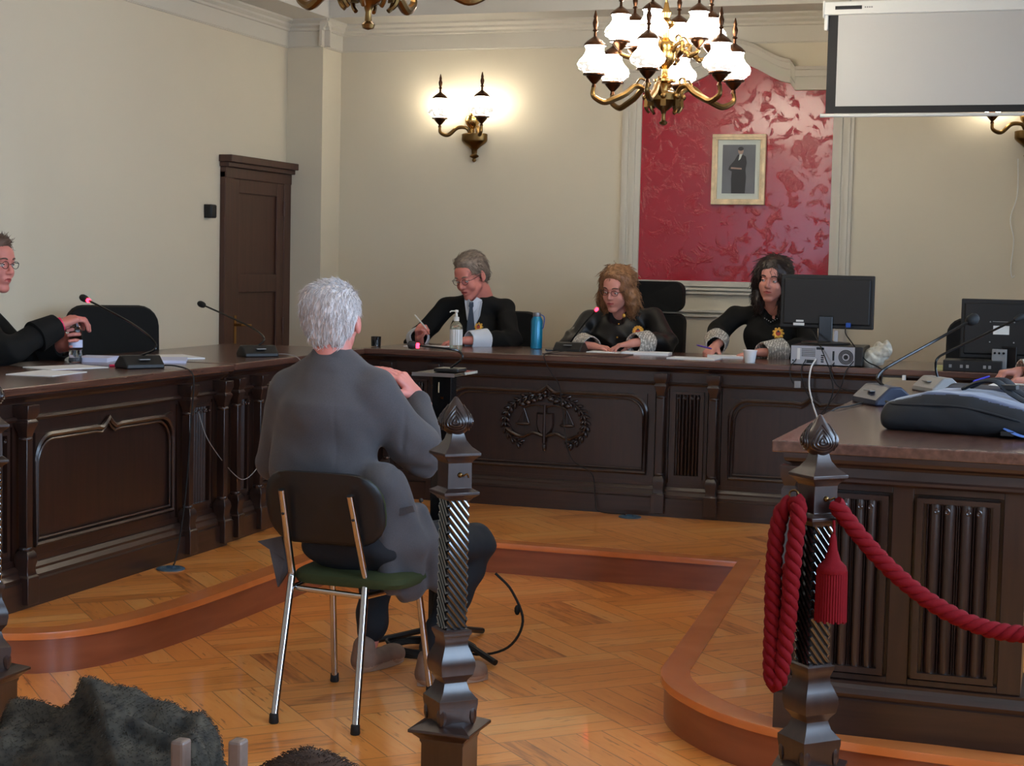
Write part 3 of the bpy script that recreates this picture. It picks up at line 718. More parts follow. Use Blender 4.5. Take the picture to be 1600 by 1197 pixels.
def sconce(loc, label):
    t = thing('wall_sconce', label, 'wall lamp', loc, 0, 'brass wall lamps on the back wall')
    b = MB().use('brass')
    b.lathe([(.001, -.105), (.012, -.10), (.016, -.09), (.01, -.08), (.03, -.07), (.034, -.062), (.018, -.05), (.022, -.02), (.045, .0), (.075, .022), (.088, .035), (.092, .045), (.092, .085), (.085, .09), (.02, .095)], 22, T=Matrix.Diagonal((1, .62, 1, 1)))
    b.build('bracket', parent=t)
    MB().use('brass_bright').lathe([(.018, .09), (.016, .12), (.03, .135), (.045, .155), (.05, .18), (.04, .205), (.02, .215), (.012, .24), (.02, .26), (.01, .28)], 16, (-.015, -.01, 0), wob=lambda a, z: 1+.05*abs(sin(7*a))).build('stem', parent=t)
    for (ax, ay, zc) in ((-.222, -.09, .185), (.095, -.13, .19)):
        b = MB().use('brass'); q = [(-.03 if ax < 0 else .02, -.01, .085), (-.05+.0*ax if ax < 0 else .03, -.03, .125), (ax*.5, ay*.5, .125), (ax*.75, ay*.8, .075), (ax*.97, ay, .09), (ax, ay, zc-.055)]
        b.tube(spline(q, 6), [.009+.005*sin(pi*i/30) for i in range(31)], 8); ar = b.build('arm', parent=t); lamp_head(ar, (ax, ay, zc), 1.08)
    return t
sconce((-3.905, 10.66, 2.30), 'lit two-armed brass wall lamp left of the red wall field')
sconce((-.275, 10.66, 2.30), 'brass wall lamp peeping out under the projection screen at the right edge')

# ---------------------------------------------------------------- projection screen
t = thing('projection_screen', 'pulled-down white projection screen with a black border, top right', 'projection screen', (-1.375, 9.6, 2.385))
SW = 2.05
MB().use('screen_fabric').b2(.055, SW-.055, -.002, .002, .06, .585).build('screen_fabric', parent=t, smooth=0)
b = MB().use('screen_black'); b.b2(0, .055, -.0025, .0025, .02, .585); b.b2(SW-.055, SW, -.0025, .0025, .02, .585); b.b2(.055, SW-.055, -.0025, .0025, .02, .06); b.build('black_border', parent=t, smooth=0)
b = MB().use('white_plastic'); b.tube([(-.03, 0, .008), (SW+.03, 0, .008)], .011, 10); b.build('bottom_bar', parent=t)
b = MB().use('white_plastic'); b.b2(-.025, SW+.025, -.035, .045, .575, .648); b.b2(-.03, -.02, -.04, .05, .56, .655); b.b2(-.022, .0, -.02, .02, .49, .58); b.build('housing', parent=t, smooth=0, bevel=.006)
b = MB().use('screen_black'); b.b2(.04, .19, -.037, -.035, .602, .622); b.build('nameplate', parent=t, smooth=0)
b = MB().use('grey_plastic'); [b.b2(.205+i*.012, .213+i*.012, -.0365, -.035, .608, .616) for i in range(4)]; b.build('lettering', parent=t, smooth=0)
b = MB().use('steel'); [b.tube([(x, 0, .645), (x, 0, ZC-2.385)], .006, 6) for x in (.12, SW-.2)]; b.build('hanger', parent=t)
# thin loose cable on the wall at the right
c = spline([(-.34, 10.685, 2.22), (-.335, 10.68, 2.0), (-.37, 10.68, 1.85), (-.345, 10.68, 1.72), (-.355, 10.68, 1.55), (-.345, 10.685, 1.49), (-.33, 10.69, 1.50)], 6)
tag(MB().use('white_plastic').tube(c, .0035, 6).build('wall_cable'), 'thin pale cable dangling down the wall below the right wall lamp', 'cable')
# ---------------------------------------------------------------- framed portrait
t = thing('framed_portrait', 'gilt framed portrait of a standing man in a dark suit, on the red field', 'picture', (-2.075, 10.672, 2.149))
fw, fh = .35, .455
b = MB().use('gold_frame')
for k_, (o, w_, d_) in enumerate(((0, .022, .026), (.02, .016, .02))):
    hx, hz = fw/2-o, fh/2-o
    for (x0, x1, z0, z1) in ((-hx, hx, hz-w_, hz), (-hx, hx, -hz, -hz+w_), (-hx, -hx+w_, -hz+w_, hz-w_), (hx-w_, hx, -hz+w_, hz-w_)): b.b2(x0, x1, -d_, .012, z0, z1)
b.build('frame', parent=t, smooth=0, bevel=.003)
MB().use('mat_board').b2(-.145, .145, -.006, .01, -.195, .195).build('mat_board', parent=t, smooth=0)
mat('photo_grey', (.37, .38, .40), .5, var=.25, vscale=3); mat('suit_dark', (.16, .165, .18), .6); mat('photo_skin', (.62, .52, .47), .6)
b = MB().use('photo_grey'); b.b2(-.108, .108, -.0075, -.0055, -.155, .16)
y = -.0085
def flat(poly, m_, dy=0): b.use(m_); b.rings([[(x, yy, z) for x, z in poly] for yy in (y-dy, -.0070)])
flat([(-.045, -.155), (.045, -.155), (.05, -.05), (.045, .0), (.052, .045), (.045, .085), (.02, .098), (-.008, .096), (-.028, .06), (-.062, .02), (-.068, .0), (-.045, -.012), (-.048, -.06)], 'suit_dark')
flat([(.004, .098), (.022, .100), (.010, .068), (-.003, .058)], 'mat_board', .0006)
flat([(-.052, .005), (.02, .000), (.02, .010), (-.05, .016)], 'photo_skin', .0006)
flat([(-.001+.018*cos(i*pi/6)+.012, .12+.023*sin(i*pi/6)) for i in range(12)], 'photo_skin', .0004)
flat([(-.001+.0185*cos(i*pi/6)+.012, .134+.013*sin(i*pi/6)) for i in range(12)], 'suit_dark', .0006)
b.build('photograph', parent=t, smooth=0)
# ---------------------------------------------------------------- carved rope posts
mat('rib_gloss', (.10, .085, .08), .12, .0, coat=1., spec=1.); mat('shaft_black', (.035, .03, .03), .4)
def make_post(loc, label):
    t = thing('rope_post', label, 'post', loc, 0, 'carved rope posts at the barrier'); r4 = pi/4
    b = MB().use('post_wood'); b.square([(.0623, 0), (.0623, .15), (.066, .158), (.066, .163), (.074, .172), (.084, .182), (.092, .186), (.092, .194), (.072, .203), (.05, .212)]); b.square([(.075, 0), (.075, .03), (.066, .036)]); b.build('pedestal', parent=t, smooth=25, bevel=.0015)
    b = MB().use('post_wood'); b.square([(.052, .205), (.056, .24), (.059, .262), (.059, .276), (.055, .28), (.040, .30), (.034, .322), (.037, .33), (.048, .345), (.0525, .37), (.0515, .385), (.044, .405), (.036, .425), (.035, .442), (.040, .455), (.043, .462), (.043, .47), (.036, .474)], rot=r4)
    for k in range(4):   # pointed leaves on the corners of the foot
        a = k*pi/2; b.ball((.068*cos(a), .068*sin(a), .232), (.012, .016, .03), 8, rot=Matrix.Rotation(a, 3, 'Z'))
    b.build('base', parent=t, smooth=25, bevel=.0015)
    b = MB().use('shaft_black'); b.square([(.029, .47), (.029, .845)], rot=r4); b.use('rib_gloss')
    hw = .029; zs, ze = .474, .842; stp = .0245
    for k in range(4):
        a = r4+k*pi/2; n_ = Vector((cos(a), sin(a), 0)); u = Vector((-sin(a), cos(a), 0)); c = zs-2*hw
        while c < ze+2*hw:       # line z = c - s*1.15 going down along +u
            q0, q1 = -hw, hw
            z0, z1 = c-q0*1.25, c-q1*1.25
            if z0 > ze: q0 = (c-ze)/1.25; z0 = ze
            if z1 < zs: q1 = (c-zs)/1.25; z1 = zs
            if q1-q0 > .006: b.tube([n_*(hw+.0015)+u*q0+Vector((0, 0, z0)), n_*(hw+.0015)+u*q1+Vector((0, 0, z1))], .0052, 6)
            c += stp
    b.build('spiral_shaft', parent=t)
    b = MB().use('post_wood'); b.square([(.036, .84), (.040, .846), (.054, .856), (.054, .864), (.046, .868), (.0366, .874), (.0366, .945), (.040, .952), (.050, .962), (.0557, .966), (.0557, .974), (.053, .976), (.036, .99), (.024, 1.008), (.018, 1.03)], rot=r4)
    b.build('capital', parent=t, smooth=25, bevel=.0012)
    b = MB().use('post_wood'); b.lathe([(.014, 1.02), (.024, 1.026), (.036, 1.036), (.0455, 1.05), (.047, 1.062), (.043, 1.075), (.032, 1.09), (.02, 1.105), (.011, 1.118), (.004, 1.128)], 20)
    for k in range(4):
        a = k*pi/2+.35
        for s_, rr in ((1., .0028), (.72, .0026), (.44, .0026), (.18, .003)):
            pts = []
            for i in range(15):
                q = -pi+2*pi*i/14; da = .66*s_*sin(q)*(1-.35*cos(q+pi)); z = 1.060-.036*s_*cos(q+pi) if abs(q) > pi/2 else 1.060-.024*s_*cos(q); z = 1.060+(.045 if cos(q) < 0 else .024)*s_*-cos(q)
                z = min(z, 1.115); rad = np.interp(z, [1.02, 1.036, 1.05, 1.062, 1.075, 1.09, 1.105, 1.12], [.016, .036, .0455, .047, .043, .032, .02, .01])
                pts.append(((rad+.001)*cos(a+da), (rad+.001)*sin(a+da), z))
            b.tube(pts, rr, 5, closed=True)
    b.build('finial', parent=t, smooth=50)
    for k in (0, 3) if True else ():
        pass
    a = -pi/4; n_ = Vector((cos(a), sin(a), 0)); u = Vector((-sin(a), cos(a), 0)); c = n_*.037+Vector((0, 0, .912))
    b = MB().use('brass'); b.ball(c, .008, 8); b.tube(spline([c, c+n_*.012+u*.006, c+n_*.016+u*.014+Vector((0, 0, .004)), c+n_*.014+u*.02+Vector((0, 0, -.006))], 3), .0028, 6); b.build('hook', parent=t)
    return t
p1 = make_post((-1.615, 4.30, 0), 'carved dark post with spiral shaft standing right of the seated grey-jacketed man')
p2 = copy_tree(p1); p2.location = (-.602, 4.30, 0); p2['label'] = 'carved dark post with red ropes and tassels hung on it'
p3 = copy_tree(p1); p3.location = (-3.165, 4.30, 0); p3['label'] = 'carved post cut off by the left edge, only the foot and pedestal showing'
p4 = copy_tree(p1); p4.location = (.42, 4.30, 0); p4['label'] = 'carved post beyond the right edge that holds the far end of the red rope'

def rope(name, pts, label, R_=.0125, off=.0112, pitch_=.085, k=3):
    pts = [Vector(p) for p in pts]; L_ = [0.]
    for a, c in zip(pts, pts[1:]): L_.append(L_[-1]+(c-a).length)
    n = int(L_[-1]/.007); b = MB().use('red_rope'); fr = []
    j = 0; up = Vector((0, 1, 0)); prev = None
    for i in range(n+1):
        s = L_[-1]*i/n
        while j < len(L_)-2 and L_[j+1] < s: j += 1
        t_ = (s-L_[j])/max(L_[j+1]-L_[j], 1e-6); p = pts[j].lerp(pts[j+1], t_); fr.append(p)
    for q in range(k):
        out = []
        for i, p in enumerate(fr):
            tg = (fr[min(i+1, n)]-fr[max(i-1, 0)]).normalized(); sd = tg.cross(Vector((.3, 1, .2))).normalized(); up = sd.cross(tg)
            a = 2*pi*q/k+2*pi*(i*L_[-1]/n)/pitch_; out.append(p+sd*cos(a)*off+up*sin(a)*off)
        b.tube(out, R_, 7)
    return tag(b.build(name, smooth=60), label, 'rope', 'red barrier ropes')
RP = Vector((-.602, 4.30, 0))
# swag to the right: from the hook to the next post
A_, B_ = Vector((-.552, 4.262, .905)), Vector((.37, 4.262, .905)); pts = []
for i in range(33):
    t_ = i/32; p = A_.lerp(B_, t_); p.z -= .30*(1-(2*t_-1)**2)**1.0; pts.append(p)
rope('barrier_rope', pts, 'thick twisted red rope swagging to the right from the post')
# doubled rope hanging from the left hook
q = [(-.652, 4.262, .905), (-.640, 4.235, .88), (-.648, 4.225, .75), (-.655, 4.222, .6), (-.668, 4.222, .47), (-.680, 4.225, .425), (-.694, 4.225, .45), (-.698, 4.235, .6), (-.700, 4.245, .75), (-.690, 4.255, .86), (-.664, 4.262, .902)]
rope('barrier_rope', spline(q, 8), 'thick red rope hung doubled in a long loop on the left of the post')
b = MB().use('brass'); b.tube(spline([(-.640, 4.262, .912), (-.652, 4.262, .93), (-.668, 4.262, .925), (-.666, 4.262, .90)], 4), .003, 6)
tag(b.build('rope_ring', smooth=50), 'small brass hook ring carrying the doubled rope, beside the post top', 'hook')
def tassel(loc, label, rot=0):
    t = thing('tassel', label, 'tassel', loc, rot, 'red tassels on the rope post')
    b = MB().use('red_rope'); b.tube([(0, 0, 0), (.002, 0, -.035)], .004, 6); b.lathe([(.004, -.035), (.008, -.042), (.012, -.075), (.022, -.105), (.036, -.118), (.039, -.128), (.036, -.136)], 16); b.build('head', parent=t)
    b = MB().use('red_rope')
    for i in range(34):
        a = 2*pi*i/34; r = .036; b.tube([(r*cos(a), r*sin(a)*.8, -.13), (1.03*r*cos(a), 1.03*r*sin(a)*.8, -.19), (1.06*r*cos(a), 1.06*r*sin(a)*.8, -.262+.003*sin(i*2.3))], .0042, 5)
    b.lathe([(.030, -.13), (.032, -.255)], 12); b.build('fringe', parent=t)
tassel((-.550, 4.245, .862), 'red tassel hanging under the rope on the right of the post')
tassel((-.655, 4.33, .84), 'red tassel half hidden behind the doubled rope', 1)

# ---------------------------------------------------------------- witness chair
mat('green_fabric', (.17, .20, .07), .85, bump=.3, bscale=300, bdist=.0005)
t = thing('visitor_chair', 'black-backed visitor chair with chrome legs that the white-haired man sits on', 'chair', (-2.24, 5.0, 0)); o = Vector((-2.24, 5.0, 0))
def loc_(v): return Vector(v)-o
bl, br = P(456, 893, 4.96), P(571, 905, 4.96); tl, tr = P(440, 765, 4.862), P(547, 775, 4.862)
def shell(name, x0, x1, z0, z1, y, thick, m, bow=.03, dy=0., r=.09, n=14, lean=0.):
    b = MB().use(m); cx, cz = (x0+x1)/2, (z0+z1)/2; hx, hz = (x1-x0)/2, (z1-z0)/2
    def rr(k, s_):
        out = []
        for (sx, sz, a0) in ((1, 1, 0), (-1, 1, pi/2), (-1, -1, pi), (1, -1, 3*pi/2)):
            for i in range(6):
                a = a0+i*pi/10; out.append((cx+(sx*(hx-r)+r*cos(a))*s_, cz+(sz*(hz-r)+r*sin(a))*s_))
        return out
    R_ = []
    for (s_, d_) in ((.02, 0), (.5, 0), (.85, 0), (.97, .003), (1., .5), (.97, .997), (.85, 1.), (.5, 1.), (.02, 1)):
        R_.append([(x, y+dy*0+thick*d_+bow*(((x-cx)/hx)**2)*1.+lean*(z-cz), z) for x, z in rr(0, s_)])
    b.rings(R_); return b
for nm, f_, bn, tp, s_ in (('leg', (-2.386, 4.729, .0), bl, tl, 0), ('leg', (-2.09, 4.712, .0), br, tr, 0)):
    f_ = Vector(f_); b = MB().use('chrome'); b.tube([loc_(f_+Vector((0, 0, .012))), loc_(bn-Vector((0, 0, .02))), loc_(bn+Vector((0, .003, .0))), loc_(bn.lerp(tp, .15)), loc_(tp)], .0125, 12, flat=1.)
    lg = b.build(nm, parent=t); MB().use('black_rubber').lathe([(.014, 0), (.016, .004), (.0145, .03), (.0135, .032)], 12, loc_(f_)).build('rubber_foot', parent=lg)
    MB().use('black_plastic').ball(loc_(tp.lerp(bn, .28))+Vector((0, -.012, 0)), (.006, .003, .006), 8).build('screw', parent=lg)
for f_, tp in (((-2.43, 5.29, 0), P(519, 925, 5.20)), ((-2.055, 5.27, 0), P(652, 925, 5.20))):
    f_ = Vector(f_); tp = Vector(tp); tp.z = .415; b = MB().use('chrome'); b.tube([loc_(f_+Vector((0, 0, .012))), loc_(tp)], .0115, 12)
    lg = b.build('leg', parent=t); MB().use('black_rubber').lathe([(.014, 0), (.016, .004), (.0145, .03), (.0135, .032)], 12, loc_(f_)).build('rubber_foot', parent=lg)
b = MB().use('chrome')
b.tube([loc_((bl.x, bl.y, .40)), loc_((-2.42, 5.20, .41)), loc_((-2.045, 5.19, .41)), loc_((br.x, br.y, .39))], .010, 8, closed=True); b.build('seat_frame', parent=t)
seat = SDF(); 
for (dx, dy) in ((-.14, .0), (.14, .0), (-.15, .3), (.15, .3)): pass
b = MB().use('green_fabric'); R_ = []
for (s_, z) in ((.8, .415), (.97, .42), (1., .435), (.98, .452), (.9, .462), (.5, .466), (.05, .466)):
    R_.append([((-2.245-o.x)+.215*s_*np.sign(cos(a))*abs(cos(a))**.45, (5.145-5.0)+.205*s_*np.sign(sin(a))*abs(sin(a))**.45, z) for a in [2*pi*i/28 for i in range(28)]])
b.rings(R_); b.build('seat', parent=t)
sh = shell('backrest', -2.530, -2.098, .556, .808, 4.900, .018, 'black_plastic', bow=.035, r=.10, lean=-.27).build('backrest', smooth=60); sh.parent = t; sh.data.transform(Matrix.Translation(-o))
sh = shell('back_pad', -2.525, -2.103, .561, .803, 4.920, .022, 'green_fabric', bow=.035, r=.10, lean=-.27).build('back_pad', smooth=60); sh.parent = t; sh.data.transform(Matrix.Translation(-o))

# ---------------------------------------------------------------- office chairs
def office_chair(label, loc, rot, bw=.48, zb=(.50, 1.10), zs=.46, head=False, arms=True):
    """faces -Y before turning"""
    t = thing('office_chair', label, 'chair', loc, rot, 'black office chairs at the desks')
    def cush(x0, x1, z0, z1, y, th, r): return shell('', x0, x1, z0, z1, y, th, 'black_fabric', bow=-.035, r=r, lean=.06)
    if head:
        cush(-bw/2, bw/2, zb[0], zb[1]-.20, .20, .09, .05).build('backrest', parent=t, smooth=60)
        cush(-bw/2+.012, bw/2-.012, zb[1]-.19, zb[1], .205, .10, .06).build('headrest', parent=t, smooth=60)
    else: cush(-bw/2, bw/2, zb[0], zb[1], .20, .07, .10).build('backrest', parent=t, smooth=60)
    b = MB().use('black_fabric'); R_ = []
    for (s_, z) in ((.85, zs-.07), (.98, zs-.06), (1., zs-.03), (.97, zs-.005), (.8, zs+.008), (.1, zs+.01)):
        R_.append([(.25*s_*np.sign(cos(a))*abs(cos(a))**.5, -.03+.24*s_*np.sign(sin(a))*abs(sin(a))**.5, z) for a in [2*pi*i/24 for i in range(24)]])
    b.rings(R_); b.build('seat', parent=t)
    b = MB().use('black_plastic'); b.tube([(0, 0, .08), (0, 0, zs-.07)], .028, 12); b.box((0, .12, zs-.085), (.08, .30, .02)); b.box((0, .27, zs+.03), (.07, .015, .26)); b.build('column', parent=t)
    for k in range(5):
        a = 2*pi*k/5+.3; b = MB().use('black_plastic'); b.tube([(0, 0, .09), (.15*cos(a), .15*sin(a), .085), (.28*cos(a), .28*sin(a), .062)], [.024, .019, .014], 8); lg = b.build('leg', parent=t)
        T_ = Matrix.Translation((.28*cos(a), .28*sin(a), .0275)) @ Matrix.Rotation(a, 4, 'Z') @ Matrix.Rotation(pi/2, 4, 'X'); MB().use('black_rubber').lathe([(.012, -.02), (.026, -.018), (.0272, 0), (.026, .018), (.012, .02)], 14, T=T_).build('castor', parent=lg)
    if arms:
        for s_ in (-1, 1): b = MB().use('black_plastic'); b.tube(spline([(s_*.25, .10, zs-.05), (s_*.285, .08, zs+.1), (s_*.285, .05, zs+.19), (s_*.285, -.12, zs+.20)], 4), .014, 8); b.build('armrest', parent=t)
    return t
office_chair('empty black office chair behind the left desk, left of the door', (-4.62, 7.40, ZP), radians(48), .50, (.48, 1.095), arms=False)
office_chair('black office chair behind the robed man who is writing', (P(775, 480, 9.90).x, 9.86, ZP), 0, .50, (.48, 1.055))
office_chair('high-backed black armchair with headrest behind the fair-haired woman in glasses', (P(1003, 430, 9.95).x, 9.90, ZP), 0, .50, (.48, 1.27), head=True)
office_chair('black office chair partly hidden behind the right-hand monitor', (P(1548, 480, 9.75).x, 9.72, ZP), 0, .50, (.48, 1.10), arms=False)
office_chair('black chair of the dark-haired woman, mostly hidden behind her and the monitor', (P(1255, 480, 9.95).x, 9.92, ZP), 0, .44, (.48, .92))

mat('blue_base', (.14, .17, .25), .4)
# ---------------------------------------------------------------- microphones
def mic(label, base, rot, pts, m='black_plastic', led=None, s=1., head=.017, foam='black_rubber', hl=1.):
    """base: point on the desk; pts: absolute points of the gooseneck, the last is the head"""
    base = Vector(base); t = thing('gooseneck_microphone', label, 'microphone', base, rot, 'gooseneck microphones on the desks'); Ri = Matrix.Rotation(-rot, 3, 'Z')
    b = MB().use(m); w_, d_, h_ = .092*s, .065*s, .058*s
    b.rings([[(x, y, z) for (y, z) in ((-d_, 0), (-d_*.95, .018*s), (-.018*s, h_), (.018*s, h_), (d_, .02*s), (d_, 0))] for x in (-w_, w_)])
    for x in (-1, 1): pass
    b.build('base', parent=t, bevel=.006*s, smooth=30)
    b = MB().use('grey_plastic'); b.box((.0, -.043*s, .041*s), (.05*s, .02*s, .004), T=None); b.build('switch_plate', parent=t, smooth=0)
    q = [Ri @ (Vector(p)-base) for p in pts]; q = [Vector((0, 0, h_-.004))]+q; cur = spline(q, 8)
    MB().use('black_gloss').tube(cur, .0048*s, 8).build('gooseneck', parent=t)
    dr = (q[-1]-q[-2]).normalized(); T_ = Matrix.Translation(q[-1]) @ dr.to_track_quat('Z', 'Y').to_matrix().to_4x4() @ Matrix.Diagonal((1, 1, hl, 1))
    MB().use(foam).lathe([(.006*s, -.012), (head*.8, -.004), (head, .01), (head, .028), (head*.75, .04), (.003, .047)], 14, T=T_).build('head', parent=t)
    if led: MB().use(led).lathe([(.009*s, -.024), (.0105*s, -.018), (.0105*s, -.012), (.009*s, -.008)], 12, T=T_).build('light_ring', parent=t)
    return t
b1 = Vector((-3.93, 6.43, ZD))
mic('microphone with red light ring on the left desk, by the man opening a bottle', b1, radians(58), [P(243, 545, 6.44), P(236, 528, 6.47), P(205, 505, 6.55), P(165, 483, 6.6), P(135, 468, 6.65)], led='red_led')
b2 = Vector((-3.93, 7.56, ZD))
mic('unlit microphone on the far left desk in front of the brown door', b2, radians(50), [P(413, 530, 7.6), P(400, 516, 7.65), P(365, 498, 7.7), P(318, 477, 7.8)])
b3 = Vector((-2.74, 9.17, ZD))
mic('microphone with red tip in front of the fair-haired woman in glasses', b3, radians(-6), [P(897, 527, 9.16), P(915, 503, 9.15), P(931, 485, 9.14)], s=.95, head=.010, led=None, foam='red_led', hl=.42)
b4 = Vector((-.655, 6.35, ZD))
mic('long-necked microphone with blue-grey base beside the navy backpack', b4, radians(-60), [P(1371, 592, 6.36), P(1378, 580, 6.38), P(1400, 566, 6.42), P(1460, 533, 6.55), P(1515, 502, 6.7)], m='blue_base', s=1.25, head=.023)
b5 = Vector((-.515, 7.15, ZD))
mic('grey microphone standing behind the navy backpack with a thin neck', b5, radians(-60), [P(1462, 575, 7.15), P(1465, 560, 7.15), P(1485, 548, 7.2), P(1540, 522, 7.3), P(1588, 499, 7.4)], m='grey_plastic', s=1.1, head=.014)
# ---------------------------------------------------------------- witness stand with its microphone
ws = Vector((-2.262, 5.90, 0)); t = thing('witness_stand', 'black column stand with a small glossy shelf in front of the seated man', 'stand', ws)
b = MB().use('black_gloss'); b.b2(-.042, .036, -.03, .03, .06, 1.07); b.build('column', parent=t, bevel=.003, smooth=0)
b = MB().use('glass'); b.b2(-.085, .085, -.13, .13, 1.075, 1.085); b.use('steel'); b.b2(-.086, .086, -.131, -.129, 1.073, 1.087); b.b2(-.03, .03, -.06, .06, 1.07, 1.075); b.build('shelf', parent=t, smooth=0)
MB().use('gold_frame').b2(-.016, -.012, -.032, -.0305, 1.005, 1.045).build('yellow_mark', parent=t, smooth=0)
MB().use('bronze').b2(-.006, .006, -.032, -.0305, .98, .99).build('small_label', parent=t, smooth=0)
MB().use('black_plastic').lathe([(.05, .03), (.05, .10), (.03, .12)], 14).build('hub', parent=t)
for a in (200, 330, 80): a = radians(a); MB().use('black_plastic').tube([(.03*cos(a), .03*sin(a), .085), (.17*cos(a), .17*sin(a), .05), (.33*cos(a), .33*sin(a), .013)], .012, 8).build('leg', parent=t)
mic_ = thing('gooseneck_microphone', 'microphone with pink-red light ring on the witness stand, pointing at the seated man', 'microphone', ws+Vector((.02, 0, 1.086)), 0, 'gooseneck microphones on the desks')
o_ = mic_.location; q = [Vector((0, 0, .012)), P(722, 560, 5.9)-o_, P(717, 549, 5.9)-o_, P(700, 545, 5.88)-o_, P(652, 540, 5.85)-o_]
b = MB().use('black_plastic'); b.b2(-.05, .05, -.05, .05, 0, .014); b.build('base', parent=mic_, bevel=.004, smooth=0)
MB().use('black_gloss').tube(spline(q, 6), .0042, 8).build('gooseneck', parent=mic_)
dr = (q[-1]-q[-2]).normalized(); T_ = Matrix.Translation(q[-1]) @ dr.to_track_quat('Z', 'Y').to_matrix().to_4x4()
MB().use('black_rubber').lathe([(.007, .002), (.013, .008), (.0165, .02), (.015, .032), (.004, .038)], 14, T=T_).build('head', parent=mic_)
MB().use('red_led').lathe([(.0085, -.008), (.0105, -.004), (.0105, .002), (.0085, .005)], 12, T=T_).build('light_ring', parent=mic_)
# coiled cable at its foot
b = MB().use('black_rubber')
for k in range(5): b.tube([(-2.27+(.155+.006*k)*cos(a), 5.82+(.135-.005*k)*sin(a), .010+.007*k+.004*sin(3*a+k)) for a in [2*pi*i/40 for i in range(40)]], .006, 6, closed=True)
tag(b.build('coiled_cable'), 'black cable coiled on the floor by the seated man\'s feet', 'cable')
b = MB().use('black_rubber'); b.tube(spline([(-2.02, 5.84, .33), (-1.95, 5.83, .27), (-1.90, 5.82, .16), (-1.95, 5.80, .06), (-2.08, 5.80, .02), (-2.20, 5.86, .045)], 6), .005, 6); b.ball((-1.925, 5.825, .20), (.012, .012, .02), 8)
tag(b.build('loose_cable'), 'loop of black cable with a small plug behind the carved post', 'cable')
# ---------------------------------------------------------------- things on the desks
def flatpoly(name, pts, z, th, m, label, cat, group=None, curl=0.):
    b = MB().use(m); c = sum((Vector((p[0], p[1], 0)) for p in pts), Vector())/len(pts)
    b.prism([(p[0]-c.x, p[1]-c.y) for p in pts], 0, th); o_ = b.build(name, smooth=0); o_.location = (c.x, c.y, z); return tag(o_, label, cat, group)
def rect(cx, cy, w_, d_, a): return [(cx+x*cos(a)-y*sin(a), cy+x*sin(a)+y*cos(a)) for x, y in ((-w_/2, -d_/2), (w_/2, -d_/2), (w_/2, d_/2), (-w_/2, d_/2))]
G = 'sheets of paper on the desks'
flatpoly('paper_sheet', rect(-4.05, 5.90, .21, .30, .1), ZD, .003, 'paper', 'white sheet nearest the left edge on the left desk', 'paper', G)
flatpoly('paper_sheet', rect(-4.20, 6.26, .21, .30, -.35), ZD, .003, 'paper', 'white sheet under the water bottle on the left desk', 'paper', G)
flatpoly('paper_sheet', rect(-4.10, 6.93, .21, .30, .5), ZD+.0, .012, 'paper_blue', 'bluish stack of papers right of the lit left microphone', 'paper', G)
flatpoly('paper_sheet', rect(-4.22, 7.22, .21, .30, .9), ZD+.0, .006, 'paper', 'white papers lying furthest back on the left desk, before the black chair', 'paper', G)
flatpoly('notebook', rect(-4.36, 6.75, .16, .22, .3), ZD, .02, 'paper_blue', 'pale spiral notebook below the empty chair on the left desk', 'notebook')
tag(MB().use('red_led' if False else 'pink_band').tube([(-4.08, 6.42, ZD+.005), (-4.02, 6.50, ZD+.005)], .005, 8).build('red_pen'), 'red pen left of the lit microphone base', 'pen')
pm = P(672, 541, 9.2)
flatpoly('paper_sheet', rect(-3.62, 9.13, .24, .17, .05), ZD, .003, 'paper', 'white sheet the robed man is writing on', 'paper', G)
flatpoly('paper_sheet', rect(-2.53, 9.22, .21, .16, .0), ZD, .006, 'paper', 'white papers under the hand of the fair-haired woman', 'paper', G)
flatpoly('paper_sheet', rect(-2.29, 9.20, .27, .15, .06), ZD, .014, 'paper', 'thick stack of papers right of the fair-haired woman\'s hand', 'paper', G)
flatpoly('desk_pad', rect(-2.56, 8.92, .46, .26, .0), ZD, .006, 'door_wood', 'flat brown leather desk pad in front of the fair-haired woman', 'desk pad')
flatpoly('paper_sheet', rect(-1.95, 8.92, .27, .17, -.04), ZD, .006, 'paper', 'white pad at the desk edge left of the dark-haired woman\'s hand', 'paper', G)
flatpoly('smartphone', rect(-2.86, 9.20, .07, .13, .4), ZD, .008, 'black_gloss', 'black phone lying right of the blue flask', 'phone')
flatpoly('notebook', rect(-1.83, 9.18, .20, .16, .2), ZD, .012, 'paper', 'open notebook under the dark-haired woman\'s writing hand', 'notebook')
# glass tumbler
b = MB().use('dark_glass'); b.lathe([(.024, 0), (.028, .002), (.030, .058), (.0275, .058), (.026, .010), (.0, .009)], 20)
tag(b.build('glass_tumbler', loc=(-3.865, 8.93, ZD)), 'small dark glass tumbler left on the bench near the corner', 'glass')
# hand sanitiser
t = thing('sanitiser_bottle', 'clear pump bottle of hand gel in front of the writing man', 'bottle', (-3.335, 8.86, ZD))
mat('gel', (.86, .85, .74), .08, trans=.75, ior=1.36)
MB().use('gel').lathe([(.030, .0), (.036, .003), (.037, .012), (.037, .125), (.034, .143), (.022, .158), (.014, .164), (.014, .172)], 24).build('body', parent=t)
MB().use('paper').lathe([(.0375, .03), (.0375, .12)], 16).build('label', parent=t).scale = (1, 1, 1)
b = MB().use('white_plastic'); b.lathe([(.0165, .168), (.0165, .19), (.008, .193), (.006, .215), (.011, .218), (.011, .230), (.003, .232)], 16); b.tube([(0, 0, .225), (-.03, -.005, .224), (-.038, -.006, .217)], .004, 6); b.build('pump', parent=t)
